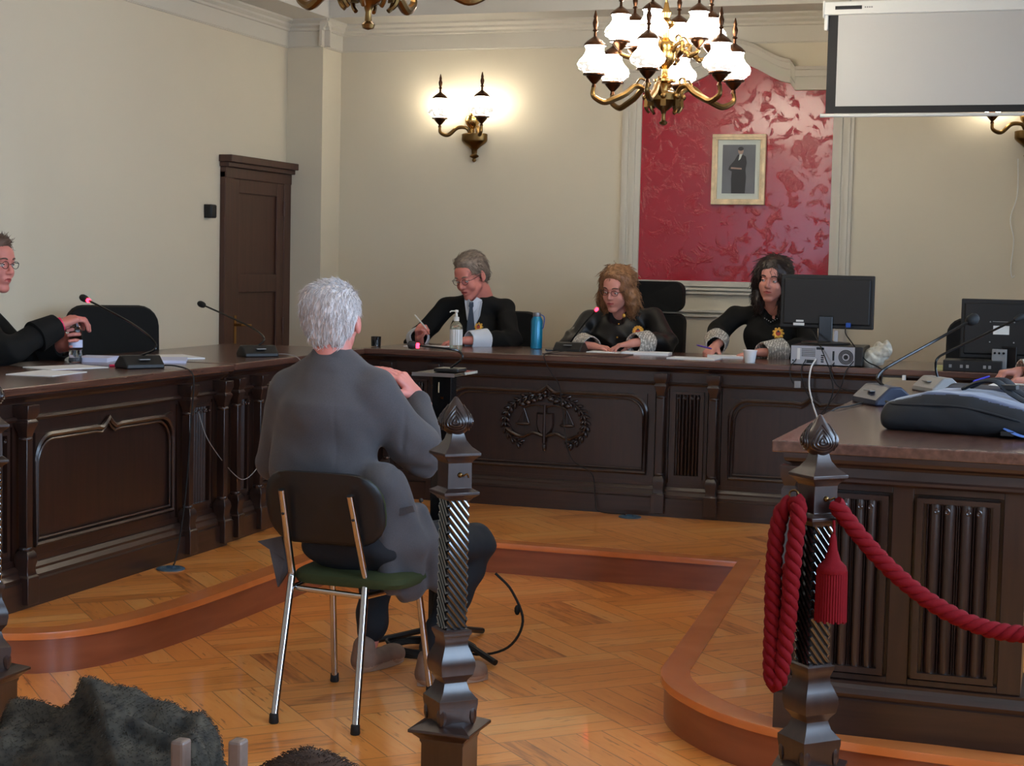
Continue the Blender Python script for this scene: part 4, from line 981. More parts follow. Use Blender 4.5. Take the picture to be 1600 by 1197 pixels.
# blue flask
t = thing('water_flask', 'turquoise metal flask with steel lid on the judges bench', 'bottle', (-3.0, 9.33, ZD))
MB().use('teal_metal').lathe([(.030, 0), (.0345, .003), (.035, .01), (.035, .165), (.031, .18), (.024, .19), (.022, .195)], 24).build('body', parent=t)
MB().use('steel').lathe([(.023, .193), (.024, .196), (.024, .214), (.020, .218), (.003, .219)], 20).build('lid', parent=t)
MB().use('blue_plastic').tube(spline([(.022, 0, .205), (.045, 0, .19), (.043, 0, .14), (.036, 0, .12)], 5), .003, 6).build('strap', parent=t)
# water bottles on the left
def pet(label, loc, cap=True):
    t = thing('plastic_bottle', label, 'bottle', loc, 0, 'clear plastic water bottles')
    b = MB().use('glass'); b.lathe([(.024, 0), (.031, .004)]+[(.031-.0022*(i % 2), .015+i*.011) for i in range(12)]+[(.030, .15), (.024, .172), (.014, .185), (.0125, .20)], 20); b.build('body', parent=t)
    b = MB().use('paper_blue'); b.lathe([(.0318, .07), (.0318, .105)], 20); b.build('label', parent=t)
    if cap: MB().use('blue_plastic').lathe([(.0155, .192), (.0155, .210), (.003, .211)], 16).build('cap', parent=t)
    return t
BT = P(118, 563, 6.60); BT.z = ZD
pet('clear bottle with blue cap being opened by the man at the left edge', (BT.x, BT.y, ZD))
pet('clear bottle standing just behind the man\'s sleeve on the left desk', (P(100, 560, 6.72).x, 6.72, ZD), False)
# paper cup
t = thing('paper_cup', 'small white paper cup at the bench edge before the dark-haired woman', 'cup', (-1.615, 8.78, ZD))
MB().use('paper').lathe([(.026, .0), (.028, .004), (.037, .062), (.039, .062), (.039, .067), (.036, .065), (.027, .008), (.002, .007)], 22).build('body', parent=t)
# pens
def pen(name, a, c, m, label, r=.0045):
    a, c = Vector(a), Vector(c); b = MB().use(m); b.tube([a, a.lerp(c, .12), a.lerp(c, .9), c], [r*.3, r, r, r*.8], 8); return tag(b.build(name), label, 'pen', 'pens held in hands')

# ---------------------------------------------------------------- computers
def monitor(label, c, w_, h_, zb, rot=0., grey=False, plug=True):
    """seen from the back; c is the foot, zb bottom edge of the panel"""
    t = thing('computer_monitor', label, 'monitor', c, rot, 'computer monitors seen from behind')
    b = MB().use('black_plastic'); b.b2(-w_/2, w_/2, -.012, .018, zb, zb+h_); b.build('panel', parent=t, bevel=.005, smooth=0)
    b = MB().use('black_plastic'); b.box((0, -.018, zb+h_*.5), (w_*.93, .014, h_*.86)); b.build('back_cover', parent=t, bevel=.008, smooth=0)
    b = MB().use('black_gloss'); b.box((0, -.02, (zb+.06)/2+.008), (.075, .03, zb+.06)); b.build('stand', parent=t, bevel=.004, smooth=0)
    b = MB().use('black_plastic'); b.lathe([(.13, 0), (.135, .004), (.13, .012), (.05, .018)], 28, T=Matrix.Diagonal((1, .75, 1, 1))); b.build('base', parent=t)
    b = MB().use('screen_black'); b.b2(-w_/2+.012, w_/2-.012, .018, .019, zb+.02, zb+h_-.012); b.build('screen', parent=t, smooth=0)
    return t
PCx, PCy = -1.205, 8.90
t = thing('desktop_computer', 'flat silver-backed desktop computer with its ports towards the room, under a monitor', 'computer', (PCx, PCy, ZD))
b = MB().use('black_plastic'); b.b2(-.185, .19, -.16, .17, .004, .105); b.build('case', parent=t, bevel=.004, smooth=0)
b = MB().use('steel'); b.b2(-.183, .150, -.166, -.160, .006, .103); b.build('rear_panel', parent=t, smooth=0)
b = MB().use('black_gloss')
for i in range(9):
    for j in range(5): b.b2(-.125+i*.008, -.120+i*.008, -.1675, -.166, .048+j*.009, .053+j*.009)
b.b2(-.175, -.168, -.168, -.166, .02, .028); b.b2(-.10, -.055, -.168, -.166, .012, .03); b.b2(-.05, -.01, -.168, -.166, .085, .098); b.b2(.035, .045, -.168, -.166, .03, .08)
for i in range(4): b.b2(-.025, -.010, -.168, -.166, .018+i*.011, .025+i*.011)
b.build('ports', parent=t, smooth=0)
b = MB().use('black_plastic'); T_ = Matrix.Translation((.105, -.167, .05)) @ Matrix.Rotation(pi/2, 4, 'X')
for r in (.036, .029, .022): b.tube([(r*cos(i*pi/12), r*sin(i*pi/12), 0) for i in range(24)], .0028, 5, closed=True, T=T_)
b.lathe([(.012, -.002), (.012, .004)], 12, T=T_); b.build('fan_grille', parent=t)
b = MB().use('white_plastic'); b.b2(-.15, -.135, -.167, -.166, .03, .09); b.build('sticker', parent=t, smooth=0)
mn = monitor('wide black monitor seen from behind, hiding half the dark-haired woman', (-1.24, 8.97, ZD+.105), .50, .288, .085)
b = MB().use('white_plastic'); b.b2(-.175, -.115, -.0265, -.025, .098, .112); b.b2(-.16, -.12, -.0265, -.025, .118, .128); b.build('label_sticker', parent=mn, smooth=0)
b = MB().use('blue_plastic'); b.b2(.11, .135, -.06, -.035, .095, .12); b.build('video_plug', parent=mn, smooth=0, bevel=.003)
b = MB().use('steel'); b.b2(.045, .066, -.012, -.008, .01, .075); b.build('card_tag', parent=mn, smooth=0)
t2 = monitor('black monitor seen from behind at the right edge with a white label', (-.285, 8.93, ZD), .50, .31, .062)
b = MB().use('white_plastic'); b.b2(-.085, -.005, -.0265, -.025, .19, .235); b.build('label_sticker', parent=t2, smooth=0)
b = MB().use('grey_plastic'); b.b2(-.09, -.01, -.0265, -.025, .255, .258); [b.ball((x, -.042, z), .004, 6) for x in (-.1, .02) for z in (.15, .255)]; b.build('screws', parent=t2)
b = MB().use('grey_plastic'); b.b2(-.085, -.01, -.075, -.045, .005, .115); b.build('mount_plate', parent=t2, bevel=.003, smooth=0)
b = MB().use('black_gloss'); [b.lathe([(.006, 0), (.006, .002)], 10, T=Matrix.Translation((-.07+i*.022, -.0765, .095)) @ Matrix.Rotation(pi/2, 4, 'X')) for i in range(3)]; b.build('mount_hole', parent=t2)
t = thing('flat_recorder', 'flat black box with sockets on its back, left of the right-edge monitor', 'recorder', (-.475, 8.84, ZD))
b = MB().use('black_plastic'); b.b2(-.13, .16, -.10, .12, 0, .055); b.build('case', parent=t, bevel=.003, smooth=0)
b = MB().use('grey_plastic'); [b.b2(x, x+.014, -.1025, -.10, .018, .034) for x in (-.10, -.045, -.015, .07, .095)]; b.build('sockets', parent=t, smooth=0)
mat('note_yellow', (.86, .86, .62), .7)
tag(MB().use('note_yellow').b2(-.64, -.60, 8.80, 8.86, ZD, ZD+.022).build('sticky_notes', smooth=0), 'small pale yellow block left of the flat black box', 'notepad')
# crumpled bundle
mat('crumple', (.74, .72, .66), .7, var=.35, vscale=30, bump=.4, bscale=60)
sd = SDF().ell((0, 0, .05), (.055, .045, .05), .02).ell((.045, 0, .075), (.04, .035, .04), .015).ell((-.03, .0, .03), (.05, .045, .035), .02).ell((.06, .01, .11), (.015, .02, .025), .01).ell((.02, .01, .105), (.014, .02, .022), .01)
o_ = blob('crumpled_bag', sd, 'crumple', h=.004, disp=lambda X: .010*np.abs(fnoise(X, 55, 1))+.004*fnoise(X, 130, 3)); o_.location = (-.965, 8.86, ZD+.004)
tag(o_, 'crumpled whitish bundle on the bench right of the desktop computer', 'bundle')
# cables from the computers
def cable(pts, label, m='black_rubber', r=.0035, plug=None):
    b = MB().use(m); b.tube(spline(pts, 7), r, 6)
    if plug: b.use(plug[1]); b.box(plug[0], plug[2], plug[3])
    return tag(b.build('cable'), label, 'cable', 'cables hanging around the computers')
cable([(-1.13, 8.91, 1.198), (-1.12, 8.86, 1.17), (-1.085, 8.80, 1.135), (-1.0, 8.76, 1.04), (-.93, 8.72, ZD+.006), (-.90, 8.65, .98), (-.92, 8.62, .85)], 'black video cable looping down from the blue plug of the monitor')
cable([(-1.33, 8.94, 1.19), (-1.29, 8.86, 1.17), (-1.23, 8.72, 1.10), (-1.17, 8.66, .99), (-1.12, 8.665, .90), (-.98, 8.67, .87), (-.86, 8.67, .90)], 'thin black cable crossing in front of the silver computer back')
cable([(-1.255, 8.725, ZD+.035), (-1.27, 8.66, .99), (-1.275, 8.655, .90), (-1.25, 8.65, .80), (-1.22, 8.65, .70), (-1.215, 8.65, .5), (-1.2, 8.66, .24), (-1.2, 8.655, ZP+.006)], 'white cable hanging from the silver computer behind the post finial', 'white_plastic', .0045)
cable([(-1.36, 8.735, ZD+.03), (-1.38, 8.67, .99), (-1.37, 8.655, .93), (-1.34, 8.65, .89)], 'short dark cable with a grey plug dangling below the silver computer', 'black_rubber', .003, ((-1.335, 8.645, .905), 'grey_plastic', (.032, .014, .035), .3))
cable([(-1.31, 8.735, ZD+.03), (-1.32, 8.66, .98), (-1.30, 8.65, .90), (-1.27, 8.65, .84), (-1.22, 8.65, .78)], 'dark cable sagging left of the white cable', r=.003)
cable([(-1.06, 8.735, ZD+.03), (-1.09, 8.66, .98), (-1.11, 8.65, .90), (-1.16, 8.65, .82), (-1.22, 8.65, .74)], 'dark cable sagging right of the white cable', r=.003)
cable([(-1.16, 8.735, ZD+.02), (-1.17, 8.66, .98), (-1.15, 8.65, .88), (-1.19, 8.65, .76), (-1.24, 8.65, .66), (-1.28, 8.655, .55)], 'dark cable falling in front of the bench below the fan grille', r=.003)
def cord(pts, label, m='black_rubber', r=.0035): return tag(MB().use(m).tube(spline(pts, 7), r, 6).build('microphone_cable'), label, 'cable', 'microphone cables running down the desk fronts')
XF = -3.765
cord([(-3.86, 6.50, ZD+.012), (-3.78, 6.49, ZD+.012), (-3.705, 6.49, ZD-.01), (-3.69, 6.49, .93), (-3.70, 6.49, .8), (-3.715, 6.47, .45), (-3.715, 6.42, .25), (-3.70, 6.36, ZP+.02), (-3.67, 6.29, ZP+.008)], 'black microphone cable falling from the left desk to the floor socket')
cord([(-3.88, 7.62, ZD+.012), (-3.80, 7.64, ZD+.012), (-3.735, 7.645, ZD-.01), (-3.72, 7.65, .93), (-3.74, 7.63, .82), (-3.75, 7.45, .62), (-3.75, 7.30, .52), (-3.74, 7.1, .44), (-3.735, 6.95, .48), (-3.73, 6.7, .66), (-3.74, 6.62, .80)], 'thin grey cable looping below the second left microphone', 'grey_plastic', .0022)
cord([(-2.74, 9.10, ZD+.008), (-2.745, 8.9, ZD+.006), (-2.745, 8.69, ZD+.006), (-2.735, 8.675, .97), (-2.70, 8.69, .90), (-2.66, 8.70, .84), (-2.64, 8.71, .70), (-2.58, 8.68, .45), (-2.45, 8.67, .36), (-2.43, 8.68, .22), (-2.40, 8.655, ZP+.012), (-2.24, 8.62, ZP+.010)], 'thin black cable running down the bench front past the crest to the floor socket', r=.0028)
cord([(-.72, 6.28, ZD+.008), (-.75, 6.1, ZD+.006), (-.78, 5.95, ZD+.006), (-.83, 5.9, .96), (-.9, 6.2, .8), (-.95, 6.6, .6)], 'black cable slipping off the left edge of the right desk')
for nm, x, y in (('blue-grey floor socket plate below the left desk', -3.655, 6.24), ('blue-grey floor socket plate below the middle of the bench', -2.21, 8.60)):
    b = MB().use('floor_box'if 'floor_box' in M else (mat('floor_box', (.28, .38, .46), .45, .3) and 'floor_box')); b.lathe([(.062, 0), (.062, .004), (.056, .007), (.04, .007), (.038, .005), (.003, .005)], 28); b.box((0, 0, .010), (.03, .02, .01))
    tag(b.build('floor_socket', loc=(x, y, ZP)), nm, 'floor socket', 'round floor sockets')
# box-shaped charger on the bench front at the right
mat('beige_plastic', (.60, .56, .46), .5)
tag(MB().use('beige_plastic').b2(-.90, -.80, 8.655, 8.70, .88, .96).use('white_plastic').b2(-.80, -.785, 8.65, 8.70, .89, .975).build('socket_box', smooth=0), 'beige socket box on the bench front behind the long-necked microphone', 'socket box')

# ---------------------------------------------------------------- navy backpack
mat('navy_fabric', (.11, .165, .30), .6, bump=.35, bscale=220, bdist=.0008, sheen=.3); mat('navy_dark', (.07, .08, .10), .7, bump=.3, bscale=220, bdist=.0008); mat('strap_blue', (.30, .42, .66), .55)
t = thing('backpack', 'navy blue backpack lying on the right desk with straps on top', 'backpack', (-.27, 5.42, ZD), radians(-12))
def rbox(X, c, s_, r): 
    q = np.abs(X-np.array(c))-np.array(s_)+r; return np.linalg.norm(np.maximum(q, 0), axis=-1)+np.minimum(q.max(-1), 0)-r
class Bag(SDF):
    def bounds(s): return np.array([-.30, -.22, -.01]), np.array([.32, .24, .17])
    def ev(s, X):
        top = .125-.10*np.clip((X[..., 0]-.02)/.42, 0, 1)**1.2-.045*np.clip((-.12-X[..., 0])/.16, 0, 1)-.06*np.clip((np.abs(X[..., 1])-.12)/.08, 0, 1)**2
        d = rbox(X, (0.0, 0, .05), (.265-.0, .185, .15), .05); d2 = np.maximum(-X[..., 2]+.001, X[..., 2]-top)
        h_ = np.clip(.5-.5*(d2-d)/.04, 0, 1); return d2*(1-h_)+d*h_+.04*h_*(1-h_)
o_ = blob('body', Bag(), 'navy_fabric', t, h=.007, it=4, disp=lambda X: .004*fnoise(X, 28, 2)+.0015*fnoise(X, 90, 5), mats=['navy_fabric', 'navy_dark'], matfn=lambda C: (C[:, 1] < -.145)*1)
b = MB().use('navy_dark'); b.tube(spline([(-.26, -.10, .085), (-.2, -.165, .083), (0, -.176, .088), (.18, -.172, .055), (.25, -.12, .03)], 6), .004, 6); b.build('zip', parent=t)
b = MB().use('navy_dark')
for (y0, sg) in ((.03, 1), (.13, 1)):
    pts = spline([(-.05, y0, .13), (.0, y0, .155), (.06, y0-.01, .16), (.11, y0-.02, .125), (.20, y0-.05, .085), (.28, y0-.06, .05)], 5)
    b.tube(pts, .022, 8, flat=.28)
b.build('shoulder_straps', parent=t)
b = MB().use('strap_blue'); b.tube(spline([(.17, -.15, .075), (.20, -.05, .10), (.27, .03, .085), (.31, .12, .05)], 5), .010, 6, flat=.3); b.tube(spline([(.14, -.175, .030), (.2, -.20, .012), (.3, -.21, .010), (.42, -.20, .008)], 5), .012, 6, flat=.3); b.build('webbing', parent=t)
b = MB().use('black_plastic'); b.box((.15, -.185, .016), (.04, .03, .014), .1); b.box((.10, .02, .145), (.05, .04, .015)); b.build('buckle', parent=t, bevel=.002)
mat('bag_blue', (.10, .12, .18), .65, bump=.3, bscale=200, bdist=.0008)
sd = SDF(); 
class Bag2(SDF):
    def bounds(s): return np.array([-.26, -.16, -.005]), np.array([.26, .16, .10])
    def ev(s, X): return rbox(X, (0, 0, .04), (.24, .14, .045), .035)
o_ = blob('document_bag', Bag2(), 'bag_blue', h=.008, it=3, disp=lambda X: .006*fnoise(X, 22, 7)); o_.location = (-.185, 6.25, ZD+.006); tag(o_, 'dark blue soft bag lying behind the backpack on the right desk', 'bag')
flatpoly('paper_sheet', rect(-.14, 7.50, .34, .22, -.1), ZD, .02, 'paper', 'white pad under the hand at the right edge', 'paper', G)
# ---------------------------------------------------------------- people
def TX(Mx): 
    R3 = Mx.to_3x3(); sc = R3.col[0].length; Rn = R3.normalized() if False else Matrix((R3.col[0]/sc, R3.col[1]/sc, R3.col[2]/sc)).transposed()
    return (lambda p: np.array(Mx @ Vector(p))), Rn, sc
def head(s, Mx, fem=False, ears=True, neck=True, jaw=1.):
    """face towards local -Y, z up, chin-to-crown about .23 m"""
    f, Rn, k = TX(Mx)
    def E(c, r, kk=.012): s.ell(f(c), tuple(q*k for q in r), kk, Rn)
    def C(a, b, r0, r1=None, kk=.010): s.cap(f(a), f(b), r0*k, (r0 if r1 is None else r1)*k, kk)
    def X(c, r, kk=.008): s.cut(f(c), tuple(q*k for q in r), kk, Rn)
    w = .94 if fem else 1.
    E((0, .018, .040), (.076*w, .096, .084)); E((0, -.032, -.028), (.060*w, .060, .080), .02)
    C((-.045*w, -.015, -.055), (-.012, -.072, -.098*jaw), .020, .016, .02); C((.045*w, -.015, -.055), (.012, -.072, -.098*jaw), .020, .016, .02)
    E((0, -.074, -.096*jaw), (.020*w, .016, .015), .015)
    C((-.036, -.080, .030), (-.008, -.088, .027), .0085, .008, .012); C((.036, -.080, .030), (.008, -.088, .027), .0085, .008, .012)
    E((0, -.062, .050), (.050, .030, .035), .02)
    if fem: E((0, -.045, -.045), (.056, .045, .045), .02)
    E((-.038*w, -.066, -.030), (.022, .020, .026), .015); E((.038*w, -.066, -.030), (.022, .020, .026), .015)
    X((-.031, -.100, .010), (.017, .017, .012)); X((.031, -.100, .010), (.017, .017, .012))
    for q in (-1, 1): E((q*.031, -.0775, .010), (.0145, .0125, .0115), .004)
    C((0, -.086, .020), (0, -.108, -.020), .0065, .0095, .008); E((0, -.104, -.026), (.011, .012, .009), .006)
    for q in (-1, 1): E((q*.011, -.096, -.028), (.0075, .009, .007), .006)
    E((0, -.080, -.058), (.030, .018, .022), .012)
    C((-.020, -.090, -.054), (0, -.0965, -.051), .0042, .005, .005); C((.020, -.090, -.054), (0, -.0965, -.051), .0042, .005, .005)
    C((-.017, -.089, -.062), (0, -.095, -.064), .0045, .006, .005); C((.017, -.089, -.062), (0, -.095, -.064), .0045, .006, .005)
    X((0, -.101, -.0575), (.024, .010, .0018), .003)
    if ears:
        for q in (-1, 1):
            E((q*.078*w, .012, -.004), (.008, .018, .030), .006); E((q*.074*w, .004, -.028), (.008, .010, .010), .006); X((q*.088*w, .006, .0), (.006, .009, .015), .004)
    if neck: C((0, .020, -.050), (0, .045, -.150), .052*w*.97, .056*w, .025)
    return s
def lipfn(Mx, base=0):
    """material index 1 on the lips"""
    Mi = np.array(Mx.inverted()); k = Mx.to_3x3().col[0].length
    def g(C):
        q = C@Mi[:3, :3].T+Mi[:3, 3]
        return ((np.abs(q[:, 0]) < .021) & (q[:, 1] < -.084) & (np.abs(q[:, 2]+.0575+.0*q[:, 0]) < .0085-np.abs(q[:, 0])*.25)).astype(int)
    return g
def face_bits(parent, Mx, brow='hair_brown', glasses=None, look=(0, 0), closed=.35):
    def obj(b, n, lab=None): o_ = b.build(n, smooth=60); o_.data.transform(Mx); o_.parent = parent; return o_
    for q in (-1, 1):
        b = MB().use('eye_white'); c = Vector((q*.031, -.0785, .008)); b.ball(c, .0125, 12)
        d = Vector((look[0], -1, look[1])).normalized(); b.use('eye_dark'); b.ball(c+d*.0085, (.0055, .0055, .0055), 10); obj(b, 'eye')
        b = MB().use('skin'); b.ball(c+Vector((0, .0005, .004)), (.0142, .0140, .0102-.004*(1-closed)), 12); obj(b, 'eyelid')
        b = MB().use(brow); b.tube(spline([(q*.014, -.094, .029), (q*.030, -.0925, .034), (q*.048, -.080, .029)], 4), [.0022]+[.0036]*6+[.003, .0015], 6); obj(b, 'eyebrow')
    if glasses:
        b = MB().use(glasses)
        for q in (-1, 1):
            b.tube([(q*.032+.021*cos(a)*(1), -.103+.004*abs(cos(a)), .006+.0155*sin(a)) for a in [2*pi*i/18 for i in range(18)]], .0014, 6, closed=True)
            b.tube([(q*.053, -.100, .012), (q*.072, -.085, .012), (q*.080, -.01, .010), (q*.080, .022, -.004)], .0015, 6)
        b.tube([(-.011, -.104, .009), (0, -.109, .012), (.011, -.104, .009)], .0013, 6); obj(b, 'glasses')
def hand(s, W, d, n, side=1, curl=((.3, .4, .3),)*4, k=1., thumb=(.5, .4), spread=.06, pinch=None):
    """W wrist, d towards the knuckles, n out of the palm; side=1 puts the thumb at d x n"""
    W, d, n = Vector(W), Vector(d).normalized(), Vector(n).normalized(); n = (n-d*n.dot(d)).normalized(); lat = d.cross(n)*side
    s.cap(W-d*.045*k, W+d*.012*k, .026*k, .025*k, .012)
    offs = (.029, .010, -.010, -.028); fw = (.088, .092, .087, .078); L_ = ((.043, .027, .021), (.047, .031, .023), (.043, .028, .022), (.034, .021, .019)); R_ = (.0092, .0094, .0088, .0078)
    for i in range(4):
        K = W+d*fw[i]*k+lat*offs[i]*k; s.cap(W+lat*offs[i]*.45*k+d*.012*k, K, .0165*k, .0118*k, .010)
        p = K; a = 0; dl = (d+lat*spread*(1.5-i)).normalized()
        for j in range(3):
            a += curl[i][j]; q = p+(dl*cos(a)+n*sin(a))*L_[i][j]*k; s.cap(p, q, R_[i]*(1-.08*j)*k, R_[i]*(.93-.09*j)*k, .0035); p = q
    p0 = W+d*.018*k+lat*.020*k+n*.004*k; p1_ = p0+(d*.62+lat*.62+n*thumb[0]).normalized()*.044*k; s.cap(p0, p1_, .0165*k, .0125*k, .010)
    v = (d*.85+lat*(.42-thumb[1])+n*thumb[0]).normalized(); p2_ = p1_+v*.033*k; s.cap(p1_, p2_, .0112*k, .010*k, .004)
    v = (d*.9+lat*(.15-thumb[1])+n*thumb[0]*1.1).normalized(); s.cap(p2_, p2_+v*.027*k, .0102*k, .0082*k, .004)
def strands(name, m, base, parent, flow, n=1400, L_=.03, r=.0011, lift=.25, wave=0., only=None, seed=3):
    """hair: the base volume plus fine tapering locks that follow it, one mesh"""
    me = base.data; V = np.array([v.co[:] for v in me.vertices]); Nn = np.array([v.normal[:] for v in me.vertices]); F = [tuple(p.vertices) for p in me.polygons]
    b = MB().use(m); b.add(V.tolist(), F); rnd = random.Random(seed); idx = [rnd.randrange(len(V)) for _ in range(n)]
    for i in idx:
        p = Vector(V[i]); nn = Vector(Nn[i])
        if only is not None and not only(p): continue
        f_ = Vector(flow(p)); f_ = f_-nn*f_.dot(nn)
        if f_.length < 1e-6: continue
        f_.normalize(); f_ = (f_+Vector((rnd.gauss(0, .22), rnd.gauss(0, .22), rnd.gauss(0, .22)))).normalized(); l = L_*rnd.uniform(.5, 1.25); sd = f_.cross(nn)
        pts = [p-nn*.002, p+f_*l*.35+nn*l*lift*.5+sd*wave*l*.2, p+f_*l*.7+nn*l*lift*.6-sd*wave*l*.2, p+f_*l+nn*l*lift*.4]
        o_ = len(b.v); R3 = (r*1.2, r*1.4, r, r*.15)
        for q, rr in zip(pts, R3):
            for j in range(3): a = 2*pi*j/3; b.v.append(tuple(q+(sd*cos(a)+nn*sin(a))*rr))
        for q in range(3):
            for j in range(3): b.f.append((o_+q*3+j, o_+q*3+(j+1) % 3, o_+q*3+3+(j+1) % 3, o_+q*3+3+j)); b.m.append(b.cur)
    me2 = bpy.data.meshes.new(name); me2.from_pydata(b.v, [], b.f); me2.materials.append(M[m]); me2.polygons.foreach_set('use_smooth', [True]*len(me2.polygons)); me2.update()
    o2 = bpy.data.objects.new(name, me2); COL.objects.link(o2); o2.parent = parent; bpy.data.objects.remove(base); return o2
mat('hair_brown', (.36, .27, .22), .6, var=.3, vscale=40); mat('hair_grey', (.50, .44, .39), .6, var=.25, vscale=50); mat('hair_blonde', (.56, .40, .27), .45, var=.35, vscale=45, stretch=(1, 1, .3))
mat('hair_dark', (.14, .09, .075), .4, var=.3, vscale=45, stretch=(1, 1, .3)); mat('hair_white', (.80, .765, .755), .7, var=.08, vscale=40)
mat('glass_frame', (.12, .07, .07), .3, .3); mat('tie_blue', (.22, .27, .34), .6); mat('gold', (.85, .66, .30), .35, .6); mat('badge_red', (.66, .25, .18), .5)
# lace for the cuffs
m, nt, bs = _new('lace'); N, L = nt.nodes, nt.links
tc = N.new('ShaderNodeTexCoord'); vo = N.new('ShaderNodeTexVoronoi'); vo.inputs['Scale'].default_value = 70; L.new(tc.outputs['Object'], vo.inputs['Vector'])
wv = N.new('ShaderNodeTexWave'); wv.inputs['Scale'].default_value = 26; wv.inputs['Distortion'].default_value = 4; L.new(tc.outputs['Object'], wv.inputs['Vector'])
r_ = N.new('ShaderNodeValToRGB'); r_.color_ramp.elements[0].position = .28; r_.color_ramp.elements[0].color = lin((.86, .84, .80)); r_.color_ramp.elements[1].position = .42; r_.color_ramp.elements[1].color = lin((.60, .58, .55))
L.new(math_n(nt, 'MULTIPLY', vo.outputs['Distance'], math_n(nt, 'ADD', .55, wv.outputs['Fac'])), r_.inputs[0]); L.new(r_.outputs[0], bs.inputs['Base Color']); bs.inputs['Roughness'].default_value = .8; M['lace'] = m
def HM(c, yaw=0., tilt=0., roll=0., k=1.):
    """yaw turns the face (0 = towards the public), tilt > 0 looks down"""
    return Matrix.Translation(c) @ (Matrix.Rotation(yaw, 4, 'Z') @ Matrix.Rotation(roll, 4, 'Y') @ Matrix.Rotation(tilt, 4, 'X')) @ Matrix.Scale(k, 4)
def cuff(parent, a, c, r0, r1, m='lace', name='lace_cuff'):
    a, c = Vector(a), Vector(c); T_ = Matrix.Translation(a) @ (c-a).to_track_quat('Z', 'Y').to_matrix().to_4x4(); l = (c-a).length
    b = MB().use(m); prof = [(r0*.8, 0), (r0, .002), ((r0+r1)/2, l*.5), (r1, l), (r1*.9, l+.001), (r1*.85, l*.9), (r0*.8, l*.2)]
    b.lathe(prof, 22, T=T_, wob=lambda a_, z: 1+.03*sin(5*a_)); return b.build(name, parent=parent, smooth=60)
def badge(parent, c, nrm, r=.030, spokes=12):
    T_ = Matrix.Translation(c) @ Vector(nrm).to_track_quat('Z', 'Y').to_matrix().to_4x4(); b = MB().use('gold')
    for i in range(spokes): a = 2*pi*i/spokes; b.ball(T_ @ Vector((r*.82*cos(a), r*.82*sin(a), .001)), r*.24, 6)
    b.lathe([(r*.8, -.002), (r*.8, .004), (r*.6, .006), (.001, .006)], 20, T=T_); b.use('badge_red'); b.lathe([(r*.45, .005), (r*.42, .009), (.001, .010)], 14, T=T_); b.use('tie_blue'); b.ball(T_ @ Vector((0, r*.3, .009)), r*.2, 6)
    return b.build('badge', parent=parent, smooth=50)
